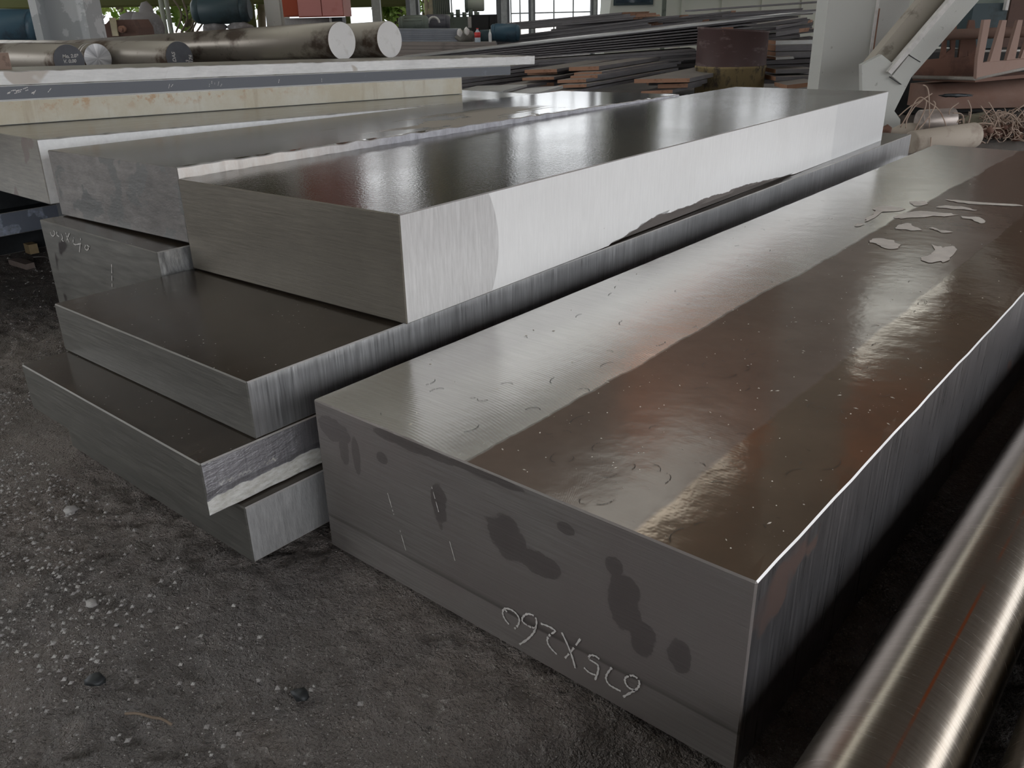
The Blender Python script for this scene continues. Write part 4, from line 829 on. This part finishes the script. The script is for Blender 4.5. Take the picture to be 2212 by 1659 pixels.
# pipes and ribbed tank
for px_, lab in (((-0.8784, 10.5, 0.7976), 'cream pipe left of its twin beside the ribbed tank'), ((-0.8258, 10.5, 0.7966), 'cream pipe right of its twin beside the ribbed tank')):
    bm = bm_new(); cyl(bm, (px_[0], px_[1], .3), (px_[0], px_[1], 4), .022, n=12); obj('cream_pipe', bm, m_cream, base=(px_[0], px_[1], .3), label=lab, cat='pipe')
a, b = (-0.8223, 10.6, 0.7189), (-0.6271, 10.6, 0.8896)
t = thing('ribbed_tank', 'olive ribbed tank hanging above the grey-green motors', 'tank', ((a[0]+b[0])/2, 10.7, a[2]))
r_ = (b[0] - a[0]) / 2; bm = bm_new(); cyl(bm, ((a[0]+b[0])/2, 10.7, a[2]), ((a[0]+b[0])/2, 10.7, 3), r_, n=28); obj('body', bm, m_lgreen, t)
for i in range(14):
    an = math.pi + math.pi * i / 13; bm = bm_new(); x = (a[0]+b[0])/2 + r_*math.cos(an); y = 10.7 + r_*math.sin(an); tube(bm, [(x, y, a[2] + .02), (x, y, 3)], .008, 4); obj('rib', bm, m_green, t)
bm = bm_new(); cyl(bm, ((a[0]+b[0])/2, 10.7, a[2] - .03), ((a[0]+b[0])/2, 10.7, a[2] + .02), r_*1.12, n=28); obj('base_ring', bm, m_lgreen, t)
motor('grey-green ribbed motor on the grey-blue sheet stack', (-1.0285, 9.0, 0.663), (-0.7424, 9.0, 0.6655), .075, m_green, 7, True)
motor('second grey-green motor with pale hoop, right of the first', (-0.828, 9.3, 0.6641), (-0.5467, 9.3, 0.6627), .078, paint('slate_enamel', (.13, .13, .15), .5), 5, True)
bm = bm_new(); c = Vector((-0.6956, 9.1, 0.6635)); tube(bm, [c + Vector((.055*math.cos(x*.35), 0, .055*math.sin(x*.35))) for x in range(10)], .011, 6); obj('pale_hoop', bm, m_chalk, base=c, label='pale hoop leaning on the second grey-green motor', cat='hoop')
# green machine with horizontal cylinder
a, b = (-0.6615, 10.7, 0.4357), (-0.3785, 10.7, 0.7094)
t = thing('green_machine', 'grey-green machine with toothed top and a pale horizontal cylinder', 'machine', (a[0], 10.7, 0))
bm = bm_new(); box(bm, a[0], b[0] + .05, 10.7, 11.2, 0, b[2]); obj('frame', bm, m_green, t, bev=.015)
for i in range(5):
    bm = bm_new(); u = a[0] + .05 + i*.075; cyl(bm, (u, 10.8, b[2]), (u, 10.8, b[2] + .05 + .03*(i % 2)), .026, n=12); obj('valve', bm, m_green, t)
bm = bm_new(); p, q = Vector((-0.4349, 10.9, 0.8398)), Vector((-0.2276, 10.9, 0.8405)); cyl(bm, p, q, .075, n=28, bev=.01); ob = obj('cylinder', bm, m_lgreen, t)
bm = bm_new(); cyl(bm, p - Vector((.02, 0, 0)), p + Vector((.015, 0, 0)), .088, n=28); obj('flange', bm, m_green, ob)
bm = bm_new(); cyl(bm, ((p+q)/2).to_tuple()[:2] + (b[2] - .05,), (p+q)/2 - Vector((0, 0, .07)), .02, n=12); obj('pedestal', bm, m_chalk, t)
bm = bm_new(); hb(bm, (-0.4194, 10.66, 0.5919), (-0.377, 10.66, 0.7096), .05); obj('gauge_plate', bm, m_chalk, t)
a, b = (-0.3613, 10.2, 0.5691), (-0.0729, 10.2, 0.7287)
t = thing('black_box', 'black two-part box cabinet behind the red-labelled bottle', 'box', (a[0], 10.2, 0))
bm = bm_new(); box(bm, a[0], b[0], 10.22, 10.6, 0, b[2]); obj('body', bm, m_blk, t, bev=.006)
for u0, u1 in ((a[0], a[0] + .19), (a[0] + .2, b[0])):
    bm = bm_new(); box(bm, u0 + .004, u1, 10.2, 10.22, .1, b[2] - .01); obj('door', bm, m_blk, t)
# bottles and drums on the brownish plates
zt = (-0.2576, 8.5, 0.4939)[2]
def bottle(label, q, h, r_, labelmat, body, cap):
    t = thing('bottle', label, 'bottle', (q[0], q[1], zt))
    bm = bm_new(); lathe(bm, [(r_*.9, 0), (r_, .01), (r_, h*.62), (r_*.8, h*.72), (r_*.35, h*.88), (r_*.35, h*.94)], (q[0], q[1], zt)); obj('body', bm, body, t)
    if labelmat: bm = bm_new(); lathe(bm, [(r_*1.02, h*.36), (r_*1.02, h*.72)], (q[0], q[1], zt)); obj('wrapper', bm, labelmat, t, label='red wrapper')
    bm = bm_new(); lathe(bm, [(r_*.4, h*.93), (r_*.4, h)], (q[0], q[1], zt)); obj('cap', bm, cap, t)
m_redp = plain('red_plastic', (.62, .05, .05), .4); m_clear = plain('pale_blue_plastic', (.50, .58, .65), .2)
bottle('plastic bottle with red label and red cap on the brownish plates', (-0.2475, 8.45, 0.4952), .125, .028, m_redp, m_clear, m_redp)
bottle('slim white bottle right of the red-labelled bottle', (-0.1315, 8.45, 0.4928), .112, .015, None, plain('white_plastic', (.75, .76, .76), .4), plain('white_cap', (.8, .8, .8), .4))
bm = bm_new(); c = (-0.184, 8.7, 0.4863); lathe(bm, [(.05, 0), (.055, .01), (.055, .09), (.045, .105), (.0, .105)], (c[0], c[1], zt)); obj('dark_can', bm, m_teal, base=(c[0], c[1], zt), label='dark can between the two bottles', cat='can')
motor('blue drum-shaped motor right of the white bottle', (-0.1312, 8.9, 0.5712), (0.1527, 8.9, 0.557), .083, m_blue, 0, False)
bm = bm_new(); c = (-0.3682, 8.6, 0.5336); blob(bm, (c[0], c[1], zt + .05), .075, 3, .3, 1.8, 4, (1.25, .8, .8)); obj('grey_sack', bm, paint('sackcloth', (.21, .20, .18), .9, bump=.6), base=(c[0], c[1], zt), label='grey-brown sack with pale rags left of the bottles', cat='sack')
bm = bm_new()
for u in (991, 1008): c = (-4.6707, 8.5, 0.6526); 
for c in ((-0.4135, 8.5, 0.5849), (-0.3487, 8.5, 0.5915)): blob(bm, c, .028, 2, .5, 2.5, c[0] * 9, (.9, .7, 1.3))
obj('pale_rag', bm, m_chalk, base=(-0.3843, 8.5, 0.5644), label='pale crumpled rags on the grey-brown sack', cat='rag')
# pale green machine cab with dark window
a, b = (1.2939, 12.0, 0.5364), (2.0912, 12.0, 0.8519)
t = thing('machine_cab', 'pale green cab with a dark window above the rear plate pile', 'machine', (a[0], 12, 0))
h2 = 2.4; w_ = b[0] - a[0]
bm = bm_new()
prism(bm, [(a[0], 12, 0), (b[0], 12, 0), (b[0], 12, h2), (a[0] + .16, 12, h2), (a[0] + .10, 12, .85)], (0, 1.2, 0)); obj('shell', bm, m_panel, t, bev=.01)
p, q = (1.4274, 11.96, 0.7994), (1.9379, 11.96, 0.9089)
bm = bm_new(); box(bm, p[0], q[0], 11.975, 12, p[2], 2.0); wf = obj('window', bm, m_teal, t)
bm = bm_new(); box(bm, p[0] + .03, q[0] - .03, 11.968, 11.975, p[2] + .03, 1.95); obj('pane', bm, plain('dark_glass', (.02, .04, .06), .05), wf)
bm = bm_new(); p, q = (2.0492, 11.9, 0.633), (2.0976, 11.9, 0.8505); box(bm, p[0], q[0], 11.9, 11.95, 0, h2); obj('edge_trim', bm, m_green, t)

# ------------------------------------------------------------------ barrel
c = (1.8007, 6.9, 0.1221); r_ = .275; c = Vector((c[0], 6.9 + r_, 0)); ztop = 0.5915
t = thing('steel_barrel', 'cut barrel, brown above and flaking yellow below, at the head of the slabs', 'barrel', c)
m_barrel = paint('barrel_brown', (.085, .05, .048), .5, (.19, .14, .135), sc=5, at=.56, streak=(1, 1, 2.5), edge=.12)
m_yel = paint('flaking_yellow', (.27, .205, .105), .85, (.085, .068, .052), sc=9, at=.5, streak=(1.6, 1.6, .8), edge=.12, bump=.4)
zs = 0.3157
def circ(r, z, dz=0): return [c + Vector((r*math.cos(x*2*math.pi/48), r*math.sin(x*2*math.pi/48), z + dz*math.cos(x*2*math.pi/48))) for x in range(48)]
bm = bm_new(); rings(bm, [circ(r_, zs), circ(r_, zs + .02), circ(r_ - .002, ztop - .02, -.018), circ(r_ + .004, ztop - .012, -.02), circ(r_ + .004, ztop, -.02), circ(r_ - .008, ztop, -.02), circ(r_ - .02, zs + .05)], cap=False)
obj('upper_shell', bm, m_barrel, t)
bm = bm_new(); rings(bm, [circ(r_ * .985, 0), circ(r_ * .99, zs - .012), circ(r_ + .005, zs - .006), circ(r_ + .005, zs + .004), circ(r_, zs + .010)]); obj('lower_shell', bm, m_yel, t)
bm = bm_new(); rings(bm, [circ(r_ - .03, ztop - .07), circ(r_ - .03, ztop - .06)]); obj('lid', bm, m_brown, t)
bm = bm_new(); p = c + Vector((-.1, -r_*.8, ztop + .004)); box(bm, p.x - .04, p.x + .04, p.y - .02, p.y + .03, p.z - .015, p.z + .012); obj('bung_lug', bm, m_rustflat, t, bev=.004)

# ------------------------------------------------------------------ rusty toothed bucket at the right
m_rust = paint('bucket_rust', (.29, .19, .155), .75, (.24, .135, .10), sc=2.5, at=.5, edge=.2, bump=.2); m_rustd = paint('bucket_rust_dark', (.15, .08, .06), .8, (.21, .11, .08), sc=3)
m_rustlip = paint('worn_lip', (.36, .33, .30), .6)
t = thing('grab_bucket', 'rusty toothed grab bucket behind the wire heap at the right edge', 'bucket', (2.9067, 5.4, 0.0766))
def bk(x, y, D0=5.25, k_=.0011, x0=1040): 
    return None
front = [(2.7792, 5.2568, 0.3301), (2.7686, 5.2657, 0.446), (2.7825, 5.2959, 0.5884), (2.7879, 5.3085, 0.6497), (2.8487, 5.3513, 0.6508), (2.8229, 5.2995, 0.4164), (2.8869, 5.3445, 0.4206), (2.9577, 5.4255, 0.6443), (3.0008, 5.4547, 0.6432), (2.9792, 5.4075, 0.4195), (3.0461, 5.4525, 0.4178), (3.1079, 5.5267, 0.6416), (3.1555, 5.5583, 0.6404), (3.1289, 5.5088, 0.4242), (3.1805, 5.5425, 0.4216), (3.2624, 5.628, 0.6357), (3.311, 5.6595, 0.6345), (3.2823, 5.61, 0.4277), (3.8307, 5.952, 0.4183), (3.834, 5.952, 0.4053)]
Fb = front
outline = [Fb[0], Fb[1], Fb[2], Fb[3], Fb[4], Fb[5], Fb[6], Fb[7], Fb[8], Fb[9], Fb[10], Fb[11], Fb[12], Fb[13], Fb[14], Fb[15], Fb[16], Fb[17], Fb[18], Fb[19]]
nrm = Vector((-.45, .9, 0)).normalized() * .02
bm = bm_new(); base_pts = [Fb[0], Fb[1], Fb[5], Fb[6], Fb[9], Fb[10], Fb[13], Fb[14], Fb[17], Fb[18], Fb[19]]
prism(bm, base_pts, nrm); tp = obj('toothed_plate', bm, m_rust, t)
for q in ((Fb[1], Fb[2], Fb[3], Fb[4], Fb[5]), (Fb[6], Fb[7], Fb[8], Fb[9]), (Fb[10], Fb[11], Fb[12], Fb[13]), (Fb[14], Fb[15], Fb[16], Fb[17])):
    bm = bm_new(); prism(bm, q, nrm); obj('tooth', bm, m_rust, tp, bev=.003)
bk_ = [(2.696, 5.95, 0.3032), (3.163, 5.95, 0.2934), (3.1188, 5.95, 0.4203), (3.0586, 5.95, 0.4215), (3.0325, 5.95, 0.4134), (2.9501, 5.95, 0.41), (2.944, 5.95, 0.4668), (2.8813, 5.95, 0.408), (2.7716, 5.95, 0.4016), (2.7142, 5.95, 0.3595)]
bm = bm_new(); prism(bm, bk_, (0, .02, 0)); bp = obj('toothed_plate', bm, m_rustd, t)
for q in [[(3.0634, 5.95, 0.4205), (3.0243, 5.95, 0.5837), (3.0291, 5.95, 0.6401), (3.0637, 5.95, 0.6373), (3.119, 5.95, 0.4194)], [(2.9501, 5.95, 0.41), (2.9165, 5.95, 0.6237), (2.9437, 5.95, 0.6356), (2.9507, 5.95, 0.623), (2.9733, 5.95, 0.4095)], [(3.0006, 5.95, 0.4115), (2.9961, 5.95, 0.5295), (3.0467, 5.95, 0.5285), (3.0588, 5.95, 0.4206)], [(2.8814, 5.95, 0.4071), (2.8819, 5.95, 0.553), (2.9003, 5.95, 0.5526), (2.9183, 5.95, 0.4072)]]:
    bm = bm_new(); prism(bm, q, (0, .02, 0)); obj('tooth', bm, m_rustd, bp)
bm = bm_new(); p, q = (2.7548, 5.75, 0.5583), (3.892, 5.75, 0.5781); cyl(bm, p, q, .032, n=20); obj('cross_rod', bm, m_rust, t)
bm = bm_new(); P = [(2.7113, 5.93, 0.2976), (2.7817, 5.27, 0.3307), (3.3516, 5.93, 0.33)]
prism(bm, [P[0], P[1], (P[1][0] + 1.2, P[1][1] + .65, P[1][2] + .0), (P[0][0] + 1.6, P[0][1] + .1, P[0][2])], (0, 0, -.02)); obj('floor_plate', bm, m_rustd, t)
bm = bm_new(); tube(bm, [P[0], P[1]], .012, 6); tube(bm, [P[1], Fb[19]], .012, 6); obj('worn_lip', bm, m_rustlip, t)
# hull under the bucket: curved shell
rs = []
for i in range(13):
    x = i / 12; o = Vector((2.7078, 5.75, 0.2432)).lerp(Vector((4.0504, 5.95, 0.258)), x)
    pr = [(0, .02), (-.06, -.05), (-.16, -.16), (-.20, -.27), (-.14, -.36), (.02, -.42), (.3, -.42), (.3, .02)]
    s = .55 + .45 * min(1, x * 2.2); rs.append([Vector((o.x, o.y + a_ * s * 1.2, max(.12, o.z + b_ * (.75 + .4 * min(1, x*2)))))for a_, b_ in pr])
bm = bm_new(); rings(bm, rs); obj('curved_hull', bm, m_rust, t)
bm = bm_new(); p = (2.7492, 5.4, 0.2266); blob(bm, p, .03, 3, .7, 3, 3, (3.2, .4, .35)); obj('slot_shade', bm, m_dark, t)  # solid dark lump; the shade inside the opening is put into its colour
# dark blue box machine with white edge at the top right corner
a, b = (3.4741, 6.8, 0.6215), (3.7317, 6.8, 0.7355)
t = thing('dark_machine', 'dark blue-grey machine box behind the bucket teeth', 'machine', (a[0], 6.8, 0))
bm = bm_new(); box(bm, a[0], b[0], 6.8, 7.4, .425, b[2]); obj('body', bm, m_teal, t, bev=.02)
bm = bm_new(); box(bm, a[0] + .03, b[0], 6.85, 7.4, b[2], b[2] + .5); obj('hood', bm, m_green, t, bev=.02)
bm = bm_new(); p = (3.6919, 6.75, 0.7296); box(bm, p[0], p[0] + .02, 6.76, 6.8, b[2] - .05, 2.0); obj('strip', bm, m_chalk, t)
bm = bm_new(); a = (4.0051, 7.2, 0.5538); box(bm, a[0], a[0] + 2.5, 7.3, 7.4, 0, 2.6)
for i in range(6): box(bm, a[0] + i*.42, a[0] + i*.42 + .03, 7.27, 7.3, 0, 2.6)
obj('brown_screen', bm, m_brown, base=(a[0], 7.3, 0), label='dark brown sheet screen at the top right corner', cat='screen')
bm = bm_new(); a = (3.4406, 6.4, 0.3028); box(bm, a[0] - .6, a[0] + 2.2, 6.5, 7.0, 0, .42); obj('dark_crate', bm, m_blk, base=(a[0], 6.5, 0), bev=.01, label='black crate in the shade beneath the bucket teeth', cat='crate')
bm = bm_new(); p, q = (3.2974, 6.3, 0.43), (3.9128, 6.3, 0.4263); tube(bm, [p, q], .008, 6); obj('pale_rod', bm, m_chalk, base=p, label='thin pale rod seen through the bucket teeth', cat='rod')

# ------------------------------------------------------------------ scrap and wire heap beyond the near block
m_scrap = paint('dusty_scrap', (.44, .38, .32), .75, (.34, .28, .23), sc=4); m_scrapb = steel('worn_scrap_pipe', (.46, .40, .37), .4, .5, (1, 6, 6), .25, .2)
bm = bm_new(); p, q = Vector((2.4317, 5.15, 0.1043)), Vector((2.6297, 5.15, 0.1106)); cyl(bm, p, q, .070, n=32, bev=.002); obj('pipe_offcut', bm, m_scrapb, base=p, label='short worn pipe offcut with a blue sheen behind the wires', cat='pipe')
bm = bm_new(); p, q = Vector((2.2183, 4.75, 0.0472)), Vector((2.6381, 4.9, 0.0582)); cyl(bm, p, q, .062, .07, n=32, bev=.006); obj('scrap_roller', bm, m_scrap, base=p, label='dusty tan roller lying just beyond the near block', cat='roller')
bm = bm_new(); p = Vector((2.8234, 5.3, 0.068)); cyl(bm, p, p + Vector((.12, .12, .0)), .055, n=28, bev=.004); obj('scrap_disc', bm, paint('olive_disc', (.24, .22, .16), .7), base=p, label='olive disc behind the dusty tan roller', cat='disc')
bm = bm_new(); blob(bm, (*(2.4072, 5.2, 0.0566)[:2], .05), .09, 2, .5, 1.6, 12, (1.2, .8, .5)); obj('scrap_lump', bm, m_scrap, base=(2.4118, 5.2, 0.0298), label='dusty lump at the foot of the diagonal brace', cat='scrap')
m_wire = paint('rusty_wire', (.42, .32, .26), .75, (.30, .20, .15), sc=8)
wires = [[(2.2365, 4.95, 0.1029), (2.2736, 4.95, 0.1885), (2.3052, 4.95, 0.2529), (2.329, 4.95, 0.2624), (2.3621, 4.95, 0.2436), (2.4343, 4.95, 0.1973), (2.4801, 4.95, 0.1349), (2.5031, 4.95, 0.0806), (2.5054, 4.95, 0.022)], [(2.2849, 5.1, 0.1476), (2.3382, 5.1, 0.1969), (2.4062, 5.1, 0.2352), (2.4569, 5.1, 0.2694)], [(2.2903, 5.0, 0.0915), (2.2906, 5.0, 0.1416), (2.319, 5.0, 0.203), (2.3593, 5.0, 0.2431)], [(2.2894, 4.9, 0.0666), (2.3207, 4.9, 0.1561), (2.3362, 4.9, 0.2125), (2.3361, 4.9, 0.2487)], [(2.2703, 4.85, 0.0734), (2.3154, 4.85, 0.1294), (2.351, 4.85, 0.1891), (2.364, 4.85, 0.2328), (2.3499, 4.85, 0.2529)], [(2.4256, 5.0, 0.0886), (2.4151, 5.0, 0.1597), (2.3908, 5.0, 0.271), (2.3729, 5.0, 0.3119), (2.3493, 5.0, 0.3245)], [(2.5524, 5.05, 0.1556), (2.5534, 5.05, 0.1848), (2.5947, 5.05, 0.2192)], [(2.6993, 5.1, 0.092), (2.703, 5.1, 0.1513), (2.6963, 5.1, 0.1851), (2.6703, 5.1, 0.2275)], [(2.5451, 5.0, 0.1693), (2.5936, 5.0, 0.1642), (2.6145, 5.0, 0.1347), (2.6246, 5.0, 0.0718)], [(2.7515, 5.1, 0.1944), (2.8199, 5.1, 0.1192), (2.8627, 5.1, 0.0629)], [(2.7935, 5.1, 0.2145), (2.85, 5.1, 0.144), (2.893, 5.1, 0.0665)], [(2.8002, 5.05, -0.0194), (2.8197, 5.05, 0.0359), (2.8432, 5.05, 0.1326), (2.8865, 5.05, 0.1548), (2.9302, 5.05, 0.135), (2.9854, 5.05, 0.0833)], [(2.9749, 5.2, 0.0831), (2.9855, 5.2, 0.1175), (3.0614, 5.2, 0.1846)], [(2.6998, 5.0, 0.066), (2.7497, 5.0, 0.0775), (2.8363, 5.0, 0.0798)], [(2.5909, 4.9, 0.0766), (2.6439, 4.9, 0.0465), (2.711, 4.9, 0.0118)], [(2.493, 4.9, 0.029), (2.5219, 4.9, 0.0574), (2.578, 4.9, 0.0769), (2.6298, 4.9, 0.1169), (2.6798, 4.9, 0.1219), (2.7319, 4.9, 0.1167)], [(2.2989, 4.7, 0.0802), (2.3033, 4.7, 0.0442), (2.303, 4.7, 0.0)], [(2.5517, 4.85, 0.0837), (2.5853, 4.85, 0.042), (2.5988, 4.85, 0.017)], [(2.5557, 4.95, 0.1209), (2.5615, 4.95, 0.1352), (2.5741, 4.95, 0.137)]]
WL = ['tallest looping wire, arching high over the pipe offcut', 'straight thin wire slanting up right past the tall loop', 'wire curving up beside the tall loop from the brace foot', 'wire rising steeply before the pipe offcut', 'hooked wire crossing in front of the pipe offcut',
      'near vertical thin wire hanging from the brace splice', 'short bent wire at the right end of the pipe offcut', 'single wire standing over the roller end, slightly bowed', 'shepherd-crook wire beside the olive disc', 'straight wire leaning left, left one of a leaning pair', 'straight wire leaning left, right one of a leaning pair',
      'wide arch of wire over the tangled heap', 'long thin wire slanting up to the right picture edge', 'low wire lying level right of the roller', 'wire fanning down right from the knot on the roller', 'long wire sweeping across the tan roller to the heap', 'short wire dangling by the end of the third slab', 'short wire hanging down from the knot on the roller', 'small hook of wire above the tan roller']
WL = [w + ', on the scrap heap' for w in WL]
for i, w_ in enumerate(wires):
    bm = bm_new(); tube(bm, spline(w_, 5), .0034, 6); o = obj('bent_wire', bm, m_wire, base=w_[0], cat='wire', group='bent wires on the scrap heap', label=WL[i])
hc = Vector((2.9858, 5.2, 0.0014)); bm = bm_new(); random.seed(5)
for i in range(230):
    c0 = Vector((hc.x + random.gauss(.08, .17), hc.y + random.gauss(0, .13), 0)); dd = max(0, 1 - abs(c0.x - hc.x) / .6); c0.z = .02 + random.random() * .11 * dd
    r0 = random.uniform(.02, .07); a0 = random.uniform(0, 6); nn = random.uniform(2.5, 6); ti = random.uniform(-1, 1); tj = random.uniform(-1, 1)
    tube(bm, [c0 + Vector((r0*math.cos(a0 + k_*.5) + random.gauss(0, .006), r0*math.sin(a0 + k_*.5), ti*r0*math.cos(k_*.5) + tj*r0*math.sin(k_*.7) + random.gauss(0, .006))) for k_ in range(int(nn*1.6))], .0032, 5)
for v in bm.verts: v.co.z = max(v.co.z, .003)
obj('wire_tangle', bm, m_wire, base=(hc.x, hc.y, 0), kind='stuff', label='tangled heap of rusty scrap wire at the right edge', cat='wire')
bm = bm_new(); random.seed(9)
for i in range(60):
    c0 = (hc.x + random.gauss(-.1, .3), hc.y + random.gauss(0, .12), random.uniform(0, .08)); blob(bm, c0, random.uniform(.012, .035), 1, .6, 2, i)
obj('scrap_bits', bm, m_rustd, base=(hc.x, hc.y, 0), kind='stuff', label='rusty scrap bits under the tangled wire', cat='scrap')
